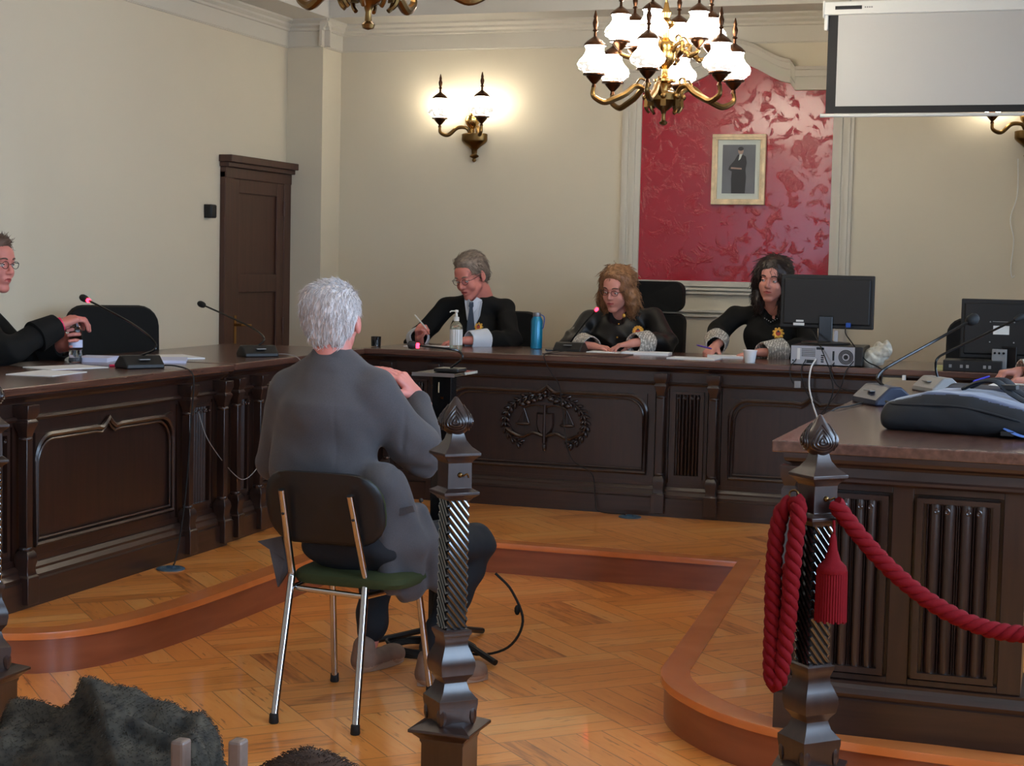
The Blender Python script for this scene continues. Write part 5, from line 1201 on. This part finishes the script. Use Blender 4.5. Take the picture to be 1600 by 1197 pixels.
def seated(label, hc, yaw, tilt, roll, k, nb, shR, shL, chest, elR, wrR, hdR, elL, wrL, hdL, hairfn, robe='robe', fem=False, facing=(0, -1, 0), brow='hair_brown', glasses=None, curlR=None, curlL=None, palmR=(0, 0, -1), palmL=(0, 0, -1), sideR=1, sideL=-1, cuffs='lace', look=(0, 0), neckv=.16, sk='skin', extra=None, hk=.95):
    """a person sitting behind a desk; R/L are the person's own right and left"""
    F_ = Vector(facing); org = Vector((chest[0]-F_.x*.05, chest[1]-F_.y*.05, ZP)); t = thing('person', label, 'person', org); Ti = Matrix.Translation(-org)
    Mx = HM(hc, yaw, tilt, roll, k); pel = Vector((chest[0]-F_.x*.12, chest[1]-F_.y*.12, ZP+.50))
    s = SDF(); head(s, Mx, fem)
    s.cap(Mx @ Vector((0, .035, -.10)), nb, .054*k, .060*k, .03)
    sb = SDF(); nd = nb-Vector((0, 0, .05)); sb.cap(nd, chest, .045, .08, .03).cap(chest, pel, .08, .10, .03).cap(nd, shR, .028, .030, .02).cap(nd, shL, .028, .030, .02)
    for (sh_, el, wr) in ((shR, elR, wrR), (shL, elL, wrL)): sb.cap(sh_, el, .034, .032, .02).cap(el, wr, .032, .025, .01)
    side = F_.cross(Vector((0, 0, 1)))
    for q in (-1, 1):
        kn = pel+F_*.40+side*q*.10; kn.z = ZP+.49; ft = kn.copy(); ft.z = ZP+.06; sb.cap(pel+side*q*.08, kn, .065, .05, .02).cap(kn, ft, .05, .038, .02).cap(ft, ft+F_*.12-Vector((0, 0, .02)), .036, .03, .02)
    sh = SDF(); hand(sh, wrR, Vector(hdR)-Vector(wrR), palmR, sideR, curlR or ((.35, .5, .35),)*4, hk*k); hand(sh, wrL, Vector(hdL)-Vector(wrL), palmL, sideL, curlL or ((.35, .5, .35),)*4, hk*k)
    o_ = blob('body', [(s, .0042), (sb, .016), (sh, .0034)], sk, t, mats=[sk, 'lips'], matfn=lipfn(Mx), T=Ti, it=2)
    face_bits(t, Ti @ Mx, brow, glasses, look)
    # robe
    r = SDF(); r.cap(nb-Vector((0, 0, .035))-F_*.01, chest, .085, .135, .04).cap(chest, pel, .135, .17, .05).ell(chest+F_*.02, (.16, .12, .14), .05)
    for q in (0, 1):
        sh_, el, wr = ((shR, elR, wrR), (shL, elL, wrL))[q]; r.cap(nb-Vector((0, 0, .02)), sh_, .050, .056, .03).cap(sh_, el, .062, .070, .03).cap(el, Vector(el).lerp(Vector(wr), .72), .070, .062, .02)
    for q in (-1, 1): r.cap(pel+side*q*.1, pel+F_*.38+side*q*.12, .10, .085, .04).cap(pel+F_*.38+side*q*.12, pel+F_*.36+side*q*.13-Vector((0, 0, .36)), .09, .09, .04)
    # open neck
    r.cut(nb+F_*.10+Vector((0, 0, .01)), (.045, .06, neckv*.62) if abs(F_.y) > .5 else (.06, .045, neckv*.62), .008); r.cut(Mx @ Vector((0, -.01, -.075)), (.060, .065, .062), .01).cap(nb+F_*-.02+side*.045, nb+F_*.02+side*.062-Vector((0, 0, .03)), .020, .016, .012).cap(nb+F_*-.02-side*.045, nb+F_*.02-side*.062-Vector((0, 0, .03)), .020, .016, .012).cap(nb-F_*.045+side*.04, nb-F_*.045-side*.04, .022, .022, .012)
    o_ = blob('robe', r, robe, t, h=.0085, it=3, T=Ti, disp=lambda X: .010*(1-2*np.abs(np.sin(X[..., 0]*19+2.2*np.sin(X[..., 2]*8+X[..., 1]*9)+X[..., 2]*6)))*np.clip((chest[2]+.15-X[..., 2])/.2, .25, 1)+.006*fnoise(X, 24, 4)-.003)
    for (sh_, el, wr, hd) in ((shR, elR, wrR, hdR), (shL, elL, wrL, hdL)):
        el, wr = Vector(el), Vector(wr); d_ = (wr-el).normalized(); cuff(t, el.lerp(wr, .58)-org, wr-d_*.002-org, .074, .058, cuffs)
    hairfn(t, Mx, Ti)
    if extra: extra(t, Mx, Ti, org)
    return t
def short_hair(m, L_=.028, n=1100, top=0.):
    def g(t, Mx, Ti):
        s = SDF(); f, Rn, k = TX(Mx)
        s.ell(f((0, .024, .052)), (.083*k, .100*k, .084*k), .01, Rn).ell(f((0, -.030, .098)), (.055*k, .045*k, .030*k), .015, Rn).ell(f((0, .05, .0)), (.078*k, .070*k, .075*k), .02, Rn)
        s.cut(f((0, -.105, .018)), (.075*k, .072*k, .066*k), .006, Rn).cut(f((0, -.045, -.080)), (.12*k, .10*k, .078*k), .006, Rn)
        for q in (-1, 1): s.cut(f((q*.085, .010, -.012)), (.02*k, .022*k, .034*k), .004, Rn)
        b = blob('hairbase', s, m, h=.006, T=Ti); Mi = (Ti @ Mx).inverted()
        def fl(p): q = Mi @ p; return (Ti @ Mx).to_3x3() @ Vector((q.x*3+.06, q.y-.0, -.05-abs(q.x)*1.2)) if q.z < .09 else (Ti @ Mx).to_3x3() @ Vector((.5, .4, .1))
        strands('hair', m, b, t, fl, n, L_*k, .0012, .3)
    return g
def long_hair(m, bot=-.13, wide=.1, side_=0., n=1500, wave=.8):
    def g(t, Mx, Ti):
        s = SDF(); f, Rn, k = TX(Mx)
        s.ell(f((0, .022, .050)), (.089*k, .106*k, .092*k), .01, Rn)
        for q in (-1, 1):
            s.ell(f((q*.066, .005, .020)), (.035*k, .070*k, .075*k), .02, Rn)
            s.chain([f((q*.078, .0, .03)), f((q*.090, .005, -.04)), f((q*wide, .0, bot*.75)), f((q*wide*.9, -.005, bot))], [.030*k, .034*k, .040*k, .026*k], .02)
        s.chain([f((0, .07, .03)), f((0, .085, -.05)), f((0, .08, bot))], [.06*k, .065*k, .055*k], .03)
        s.cut(f((side_*.006, -.112, -.012)), (.066*k, .078*k, .086*k), .008, Rn).cut(f((0, -.06, -.11)), (.055*k, .06*k, .07*k), .01, Rn)
        b = blob('hairbase', s, m, h=.006, T=Ti, disp=lambda X: .006*np.sin(X[..., 2]*55*wave+fnoise(X, 30, 1)*2)+.003*fnoise(X, 110, 2)); R3 = (Ti @ Mx).to_3x3(); Mi = (Ti @ Mx).inverted()
        def fl(p): q = Mi @ p; return R3 @ Vector((q.x*2.2, .1, -1+max(0, q.z)*6))
        strands('hair', m, b, t, fl, n, .045*k, .0013, .12, wave)
    return g

# man writing, left on the bench
Y = 9.62
def man_extra(t, Mx, Ti, org):
    b = MB().use('shirt_white'); nb = P(739, 473, 9.57)-org
    for q in (-1, 1): b.rings([[nb+Vector((q*.008, dy, -.075)), nb+Vector((q*.058, dy+.03, .018)), nb+Vector((q*.030, dy+.01, .035)), nb+Vector((q*.002, dy-.004, .0))] for dy in (-.028, -.02)])
    b.rings([[nb+Vector((x, dy, z)) for x, z in ((-.052, .01), (.052, .01), (.035, -.10), (.0, -.20), (-.035, -.10))] for dy in (-.010, .03)]); b.build('shirt', parent=t, smooth=0)
    b = MB().use('tie_blue'); b.rings([[nb+Vector((x*w_, dy, z)) for x in (-1, 1)]+[nb+Vector((x*w_, dy-.006, z)) for x in (1, -1)] for z, w_, dy in ((.005, .012, -.024), (-.022, .016, -.030), (-.03, .010, -.028), (-.12, .022, -.030), (-.21, .028, -.022))]); b.build('tie', parent=t)
    badge(t, P(748, 511, 9.47)-org, (.0, -1, .25), .028, 8)
tA = seated('man in black robe, glasses and blue tie, writing at the bench', P(736, 432, 9.60), radians(-20), radians(24), radians(-4), 1.10,
    P(744, 461, 9.68), P(697, 480, 9.70), P(790, 483, 9.74), P(742, 520, 9.70), P(650, 533, 9.63), P(655, 527, 9.40), P(654, 512, 9.34), P(797, 533, 9.56), P(732, 532, 9.32), P(700, 533, 9.27),
    short_hair('hair_grey'), brow='hair_grey', glasses='glass_frame', palmR=(1, 0, -.2), sideR=-1, palmL=(0, .1, -1), sideL=-1, curlR=((.9, 1.2, .6), (1.1, 1.2, .7), (1.3, 1.2, .7), (1.4, 1.2, .7)), curlL=((.35, .5, .3), (.3, .5, .4), (.3, .5, .4), (.3, .6, .4)), cuffs='shirt_white', sk='skin_red', extra=man_extra, look=(-.1, -.6), neckv=.2)
pen('pen', P(667, 514, 9.28), P(648, 492, 9.30), 'white_plastic', 'white pen in the raised hand of the man in the robe')
# fair-haired woman, centre
def wc(t, Mx, Ti, org):
    badge(t, P(997, 518, 9.43)-org, (.1, -1, .2), .034, 14); nb = P(967, 493, 9.50)-org
    b = MB().use('gold'); b.ball(nb+Vector((.03, -.0, -.0)), (.010, .006, .013), 8); b.ball(nb+Vector((.0, -.025, -.13)), .006, 8); b.ball(nb+Vector((.005, -.02, -.05)), .004, 8); b.build('buttons', parent=t)
seated('woman with fair wavy hair, glasses and black robe, looking down', P(965, 452, 9.55), radians(-12), radians(16), radians(3), 1.06,
    P(970, 487, 9.64), P(920, 500, 9.66), P(1022, 497, 9.66), P(970, 525, 9.64), P(892, 538, 9.52), P(925, 541, 9.30), P(955, 545, 9.28), P(1040, 537, 9.52), P(990, 536, 9.25), P(960, 541, 9.22),
    long_hair('hair_blonde', -.125, .088, -1), robe='robe_satin', fem=True, brow='hair_brown', glasses='glass_frame', extra=wc, look=(-.1, -.6), neckv=.15, curlL=((.3, .5, .4), (.35, .6, .4), (.4, .6, .4), (.5, .7, .4)), hk=.92)
# dark-haired woman at the right of the bench
def wr_(t, Mx, Ti, org):
    badge(t, P(1216, 521, 9.42)-org, (.1, -1, .2), .034, 9); nb = P(1206, 492, 9.52)-org
    b = MB().use('steel')
    for i in range(7): b.ball(nb+Vector((-.035+.012*i, -.035, -.02-.02*(1-abs(i-3)/3))), .0035, 6)
    b.build('necklace', parent=t)
seated('woman with long dark hair in a black robe, half hidden behind the wide monitor', P(1208, 437, 9.55), radians(-6), radians(8), radians(5), 1.04,
    P(1211, 480, 9.64), P(1150, 495, 9.66), P(1262, 495, 9.66), P(1205, 530, 9.64), P(1122, 520, 9.60), P(1118, 541, 9.32), P(1106, 552, 9.25), P(1262, 545, 9.52), P(1190, 551, 9.22), P(1160, 552, 9.17),
    long_hair('hair_dark', -.17, .075, -1, wave=.4), robe='robe', fem=True, brow='hair_dark', extra=wr_, look=(-.2, -.1), neckv=.2, curlR=((.5, .7, .4), (.6, .8, .5), (.8, .9, .5), (.9, .9, .5)), hk=.95)
pen('pen', P(1088, 539, 9.16), P(1112, 545, 9.19), 'pen_purple' if 'pen_purple' in M else (mat('pen_purple', (.30, .20, .55), .4) and 'pen_purple'), 'purple pen in the writing hand of the dark-haired woman')
# man at the left edge opening a bottle
seated('man in black at the left edge, pink wristband, unscrewing the cap of a water bottle', P(-13, 412, 6.42), radians(90-4), radians(6), 0, 1.08,
    P(-36, 462, 6.40), P(-50, 492, 6.22), P(-30, 486, 6.62), P(-48, 540, 6.42), P(5, 552, 6.20), P(88, 510, 6.47), P(118, 497, 6.56), P(40, 560, 6.72), P(98, 540, 6.66), P(122, 530, 6.63),
    short_hair('hair_brown', .03), facing=(1, 0, 0), brow='hair_brown', glasses='glass_frame', palmR=(.1, .4, -1), sideR=1, palmL=(-.2, -1, 0), sideL=-1, cuffs='robe', curlR=((.5, .8, .4),)*4, curlL=((.5, .9, .6),)*4, neckv=.1, sk='skin_red', hk=1.08)
_a, _b = P(92, 508, 6.475), P(97, 506, 6.485); T_ = Matrix.Translation(_a) @ (_b-_a).to_track_quat('Z', 'Y').to_matrix().to_4x4()
tag(MB().use('pink_band').lathe([(.032, -.004), (.0335, .0), (.0335, .014), (.032, .018)], 20, T=T_).build('wristband'), 'pink wristband on the man opening the bottle', 'wristband')
# person at the right edge: only a forearm shows
seated('person at the right edge, only the writing hand and lace cuff showing', Vector((.30, 7.72, 1.40)), radians(-90), radians(20), 0, 1.0,
    Vector((.33, 7.72, 1.24)), Vector((.32, 7.90, 1.18)), Vector((.32, 7.54, 1.18)), Vector((.32, 7.72, 1.05)), Vector((.16, 7.98, 1.06)), Vector((-.20, 7.80, 1.063)), Vector((-.30, 7.74, 1.06)), Vector((.15, 7.46, 1.055)), Vector((-.12, 7.46, 1.05)), Vector((-.22, 7.48, 1.045)),
    short_hair('hair_dark'), facing=(-1, 0, 0), brow='hair_dark', curlR=((.9, 1., .6),)*4, curlL=((.4, .6, .4),)*4, hk=1.)
pen('pen', P(1520, 596, 7.6), P(1546, 588, 7.68), 'blue_pen' if 'blue_pen' in M else (mat('blue_pen', (.16, .14, .75), .35) and 'blue_pen'), 'blue pen in the hand at the right edge')
# ---------------------------------------------------------------- the seated witness, seen from behind
mat('tweed', (.275, .262, .27), .9, bump=.5, bscale=500, bdist=.0008, var=.10, vscale=260, sheen=.1)
mat('trousers', (.075, .08, .10), .85, bump=.3, bscale=300, bdist=.0006); mat('suede', (.50, .40, .34), .8, var=.1, vscale=30); mat('sole', (.62, .52, .44), .7)
def witness():
    YB_ = 5.12; org = Vector((-2.28, 5.12, 0)); Ti = Matrix.Translation(-org)
    t = thing('person', 'white-haired man in a grey jacket seated on the chair, seen from behind', 'person', org)
    Mx = HM(P(521, 503, 5.14), radians(180+9), radians(4), radians(4), 1.02)
    nb = P(522, 560, 5.12); hipc = Vector((-2.27, 5.10, .56))
    shL, shR = P(455, 612, 5.13), P(585, 612, 5.13); elR, wrR = P(668, 708, 5.36), P(651, 618, 5.46)
    elL, wrL = P(432, 722, 5.20), P(450, 690, 5.48)
    kR, kL = Vector((-2.02, 5.60, .475)), Vector((-2.40, 5.62, .475)); aR, aL = Vector((-2.09, 5.40, .10)), Vector((-2.385, 5.50, .10))
    s = SDF(); head(s, Mx)
    for q_ in (-1, 1): s.ell(Mx @ Vector((q_*.088, .014, -.012)), (.011, .021, .034), .006, Mx.to_3x3().normalized())
    s.cap(Mx @ Vector((0, .04, -.08)), nb, .056, .064, .03)
    sb = SDF(); nd = nb-Vector((0, -.02, .05)); sb.cap(nd, (shL+shR)/2, .045, .06, .03).cap((shL+shR)/2, hipc, .075, .08, .05).cap(shL, shR, .035, .035, .03)
    for (a, e, w_) in ((shR, elR, wrR), (shL, elL, wrL)): sb.cap(a, e, .035, .032, .02).cap(e, w_, .034, .027, .01)
    for (k_, a_) in ((kR, aR), (kL, aL)): sb.cap(hipc+Vector((.09 if k_ is kR else -.09, 0, -.05)), k_, .055, .045, .03).cap(k_, a_, .042, .034, .02)
    sh = SDF(); hand(sh, wrR, P(623, 584, 5.42)-wrR, Vector((-.75, .15, -.55)), 1, ((.45, .15, .1), (.5, .2, .15), (.55, .25, .2), (.65, .3, .2)), 1.04, thumb=(.15, .0))
    hand(sh, wrL, Vector((.3, .9, -.1)), Vector((.2, 0, -1)), -1, ((.4, .5, .4),)*4, 1.02)
    blob('body', [(s, .0042), (sb, .016), (sh, .0036)], 'skin_red', t, mats=['skin_red', 'lips'], matfn=lipfn(Mx), T=Ti)
    face_bits(t, Ti @ Mx, 'hair_white', 'glass_frame')
    # jacket
    r = SDF(); bk = P(515, 640, 5.10)
    r.cap(nb+Vector((0, -.0, -.06)), bk, .11, .150, .05).ell(bk+Vector((-.005, .02, -.02)), (.205, .125, .20), .05)
    r.ell(P(505, 730, 5.10), (.195, .125, .20), .05).ell(Vector((-2.275, 5.11, .62)), (.19, .12, .13), .04)
    r.cap(nb+Vector((-.03, 0, -.045)), shL, .055, .075, .04).cap(nb+Vector((.03, 0, -.045)), shR, .055, .075, .04)
    r.cap(shR, P(640, 690, 5.22), .078, .080, .03).cap(P(640, 690, 5.22), elR+Vector((-.005, -.01, -.01)), .080, .072, .03).cap(elR, wrR.lerp(elR, .12), .066, .045, .012)
    r.cap(shL, elL, .078, .070, .03).cap(elL, wrL.lerp(elL, .1), .062, .045, .012)
    # collar standing at the neck
    r.cap(nb+Vector((-.060, .0, .012)), nb+Vector((-.035, -.052, .018)), .018, .020, .012).cap(nb+Vector((-.035, -.052, .018)), nb+Vector((.035, -.052, .016)), .020, .020, .012).cap(nb+Vector((.035, -.052, .016)), nb+Vector((.066, .005, .0)), .020, .018, .012)
    r.cap(nb+Vector((.066, .005, .0)), nb+Vector((.05, .09, -.06)), .018, .018, .012).cap(nb+Vector((-.060, .0, .0)), nb+Vector((-.05, .09, -.06)), .018, .018, .012)
    # skirt of the jacket hanging over the right side of the seat
    r.cap(P(600, 760, 5.08), P(632, 850, 5.12), .085, .075, .04).cap(P(632, 850, 5.12), P(642, 915, 5.14), .072, .060, .03).cap(P(600, 840, 5.06), P(605, 910, 5.06), .045, .040, .03).cap(P(655, 800, 5.18), P(681, 908, 5.2), .040, .042, .03)
    r.cut(nb+Vector((0, .025, .105)), (.056, .062, .095), .010).cut(nb+Vector((0, .14, -.05)), (.045, .08, .13), .012)
    r.cut(P(636, 985, 5.12), (.30, .30, .10), .006)
    def dsp(X):
        x, y, z = X[..., 0], X[..., 1], X[..., 2]
        el = np.exp(-((X-np.array(P(655, 690, 5.3)))**2).sum(-1)/.013); low = np.clip((.75-z)/.2, 0, 1)
        arm = P(607, 640, 5.0); seam = np.exp(-((x-(arm.x+.012*np.sin((z-.9)*8)))/.006)**2)*(z > .80)*(y < 5.14)
        mid = np.exp(-((x+2.30)/.004)**2)*(y < 5.1)*(z < 1.02)
        return .006*fnoise(X, 15, 2)+.0035*fnoise(X, 34, 6)+.013*el*np.sin(z*62+x*45)+.010*low*np.sin(x*48+z*5)-.006*seam-.0025*mid+.005*np.sin(z*34+x*14)*np.exp(-((z-.80)/.08)**2)
    blob('jacket', r, 'tweed', t, h=.007, it=2, T=Ti, disp=dsp)
    # tail corner of the jacket sticking out at the left of the backrest
    b = MB().use('tweed'); A, B_, C_, D_ = P(402, 846, 5.0), P(440, 838, 5.02), P(446, 875, 5.02), P(432, 872, 5.0)
    b.rings([[v-org for v in (A, B_, C_)], [v-org+Vector((0, .012, 0)) for v in (A, B_, C_)]])
    A, B_, C_, D_ = P(421, 858, 5.01), P(448, 862, 5.03), P(448, 896, 5.03), P(434, 918, 5.01)
    b.rings([[v-org for v in (A, B_, C_, D_)], [v-org+Vector((0, .012, 0)) for v in (A, B_, C_, D_)]]); b.build('jacket_tail', parent=t, smooth=0)
    b = MB().use('black_plastic'); b.ball(P(658, 782, 5.055)-org, .008, 8); b.build('button', parent=t)
    b = MB().use('tweed'); b.rings([[P(x, y, 5.035+dy)-org for x, y in ((618, 796), (645, 790), (648, 800), (622, 806))] for dy in (0, .02)]); b.build('pocket_flap', parent=t, smooth=0)
    b = MB().use('shirt_white'); b.tube(spline([nb-org+Vector((-.055, .03, .035)), nb-org+Vector((-.03, -.035, .04)), nb-org+Vector((.03, -.035, .036)), nb-org+Vector((.06, .03, .015)), nb-org+Vector((.045, .08, -.03))], 5), .009, 6); b.build('shirt_collar', parent=t)
    # trousers
    q = SDF(); q.ell(hipc+Vector((0, .0, -.0)), (.17, .135, .10), .04).cap(hipc+Vector((-.08, -.03, -.02)), hipc+Vector((.10, -.03, -.02)), .085, .085, .03)
    for (k_, a_, sx) in ((kR, aR, .09), (kL, aL, -.09)): q.cap(hipc+Vector((sx, 0, -.01)), k_, .092, .078, .03).cap(k_, a_+Vector((0, 0, .05)), .074, .055, .02)
    blob('trousers', q, 'trousers', t, h=.010, it=3, T=Ti, disp=lambda X: .007*fnoise(X, 28, 3)+.004*np.sin(X[..., 2]*60+X[..., 0]*20))
    for (heel, toe) in ((Vector((-2.135, 5.345, 0)), Vector((-1.935, 5.55, 0))), (Vector((-2.405, 5.42, 0)), Vector((-2.33, 5.69, 0)))):
        v = SDF(); d_ = (toe-heel).normalized(); L_ = (toe-heel).length
        v.cap(heel+d_*.035+Vector((0, 0, .045)), heel+d_*.045+Vector((0, 0, .095)), .040, .041, .02).cap(heel+d_*.05+Vector((0, 0, .04)), heel+d_*(L_-.045)+Vector((0, 0, .034)), .040, .034, .03).ell(heel+d_*(L_-.075)+Vector((0, 0, .035)), (.047, .047, .036), .02)
        o_ = blob('shoe', v, 'suede', t, h=.005, T=Ti, mats=['suede', 'sole'], matfn=lambda C: (C[:, 2] < .026)*1, post=lambda V: np.stack([V[:, 0], V[:, 1], np.maximum(V[:, 2], .002)], 1))
        b = MB().use('sole'); 
        b.rings([[heel-org+d_*(.135*(1+cos(a))*.98*L_/.27-.0)+Vector((-d_.y, d_.x, 0))*.043*sin(a)*(.85+.15*cos(a))+Vector((0, 0, z)) for a in [2*pi*i/24 for i in range(24)]] for z in (.0015, .024)]); s2 = b.build('sole', smooth=40); s2.parent = o_
    # white hair
    f, Rn, k = TX(Mx); g = SDF()
    g.ell(f((0, .022, .048)), (.093, .113, .093), .01, Rn).ell(f((0, .065, .0)), (.082, .060, .085), .02, Rn).ell(f((-.062, .03, .01)), (.030, .06, .06), .02, Rn).ell(f((.062, .03, .01)), (.030, .06, .06), .02, Rn).ell(f((.03, .075, .06)), (.06, .05, .06), .02, Rn).ell(f((0, .07, -.055)), (.058, .035, .045), .02, Rn)
    g.cut(f((0, -.115, .0)), (.085, .075, .085), .008, Rn).cut(f((0, .06, -.155)), (.12, .10, .075), .008, Rn)
    for q_ in (-1, 1): g.cut(f((q_*.098, .0, -.022)), (.030, .036, .046), .006, Rn)
    base = blob('hairbase', g, 'hair_white', h=.005, T=Ti, disp=lambda X: .003*fnoise(X, 70, 2)+.0015*np.sin(X[..., 0]*300)); R3 = (Ti @ Mx).to_3x3(); Mi = (Ti @ Mx).inverted()
    def fl(p):
        q_ = Mi @ p
        w_ = min(1, max(0, (q_.z-.06)/.06)); return R3 @ (Vector((.3, .6, -.1))*w_+Vector((q_.x*1.5, .25, -1))*(1-w_))
    strands('hair', 'hair_white', base, t, fl, 6000, .026, .0008, .16, seed=9, only=lambda p: not (abs((Mi @ p).x) > .058 and (Mi @ p).z < .028 and -.07 < (Mi @ p).y < .052))
witness()

# ---------------------------------------------------------------- public seats in the foreground with coats
mat('fur_dark', (.20, .175, .135), .9, var=.75, vscale=26); mat('fur_brown', (.23, .15, .10), .95, var=.3, vscale=60)
mat('seat_wood', (.42, .35, .31), .45, var=.15, vscale=20)
def fuzz(name, m, base, parent, n, L_, r, seed=5, only=None, down=(0, 0, -1)):
    return strands(name, m, base, parent, lambda p: down, n, L_, r, .9, seed=seed, only=only)
def bench_seat(label, loc, w_, arms):
    t = thing('public_chair', label, 'chair', loc, 0, 'wooden chairs of the public rows')
    b = MB().use('seat_wood'); b.box((0, 0, .405), (w_, .42, .03)); b.build('seat', parent=t, bevel=.006, smooth=0)
    for x in (-1, 1):
        for y in (-.17, .19): MB().use('seat_wood').box((x*(w_/2-.03), y, .195), (.035, .03, .39)).build('leg', parent=t, smooth=0)
    for x, z in arms:
        b = MB().use('seat_wood'); b.box((x, -.13, (z+.39)/2), (.028, .035, z-.39+.01)); b.build('upright', parent=t, bevel=.006, smooth=0)
    return t
cy = 2.92
a1, a2 = P(287, 1157, 2.70), P(357, 1160, 2.70)
c1 = Vector((a1.x-.235, 2.82, 0)); bench_seat('wooden chair under the dark fur coat, one pale upright peeking out', c1, .50, [(.235, a1.z)])
c2 = Vector((a2.x+.205, 2.84, 0)); bench_seat('wooden chair under the brown fuzzy garment at the bottom edge', c2, .42, [(-.19, a2.z)])
s = SDF(); top = P(190, 1076, cy)
pts = [P(-120, 1225, cy-.05), P(-30, 1175, cy-.02), P(60, 1140, cy), P(140, 1118, cy), P(195, 1112, cy+.02), P(248, 1136, cy+.04), P(305, 1180, cy+.06), P(362, 1222, cy+.06)]
s.chain(pts, [.06, .05, .048, .042, .044, .045, .04, .04], .04)
for i in range(len(pts)-1):
    a = pts[i]; s.cap(a, Vector((a.x+.01, a.y+.10, a.z-.20)), .045, .05, .05); s.cap(a, Vector((a.x+.0, a.y-.14, .47)), .04, .05, .06)
s.cap(P(180, 1125, cy-.06), P(110, 1250, cy-.10), .030, .04, .015).cap(P(215, 1130, cy-.05), P(310, 1195, cy-.02), .030, .03, .015).cap(P(70, 1155, cy-.08), P(0, 1250, cy-.12), .035, .04, .015).cap(P(150, 1120, cy-.03), P(185, 1240, cy-.13), .022, .03, .012)
base = blob('coatbase', s, 'fur_dark', h=.0075, it=2, disp=lambda X: .017*(1-2*np.abs(np.sin(X[..., 0]*17+X[..., 2]*9+X[..., 1]*5+1.5*fnoise(X, 9, 1))))+.007*fnoise(X, 38, 2), post=lambda V: V-np.array([-1.87, 2.84, 0]))
o_ = fuzz('fur_coat', 'fur_dark', base, None, 22000, .008, .0006, 8); o_.location = (-1.87, 2.84, 0)
tag(o_, 'dark grey-black fur coat heaped over a chair in the bottom left corner', 'coat')
s = SDF().ell(P(484, 1225, cy-.02), (.105, .07, .052), .02).ell(P(540, 1238, cy-.02), (.07, .06, .045), .03).ell(P(430, 1240, cy-.02), (.07, .06, .045), .03)
s.cap(P(484, 1240, cy), P(484, 1260, cy)-Vector((0, .05, .06)), .08, .09, .04)
lo_ = s.bounds()[0]
base = blob('hatbase', s, 'fur_brown', h=.007, it=2, disp=lambda X: .004*fnoise(X, 40, 1), post=lambda V: V-np.array(c2))
o_ = fuzz('woollen_garment', 'fur_brown', base, None, 5000, .010, .0008, 4); o_.location = c2
tag(o_, 'rounded brown fuzzy garment just showing at the bottom edge left of the carved post', 'garment')
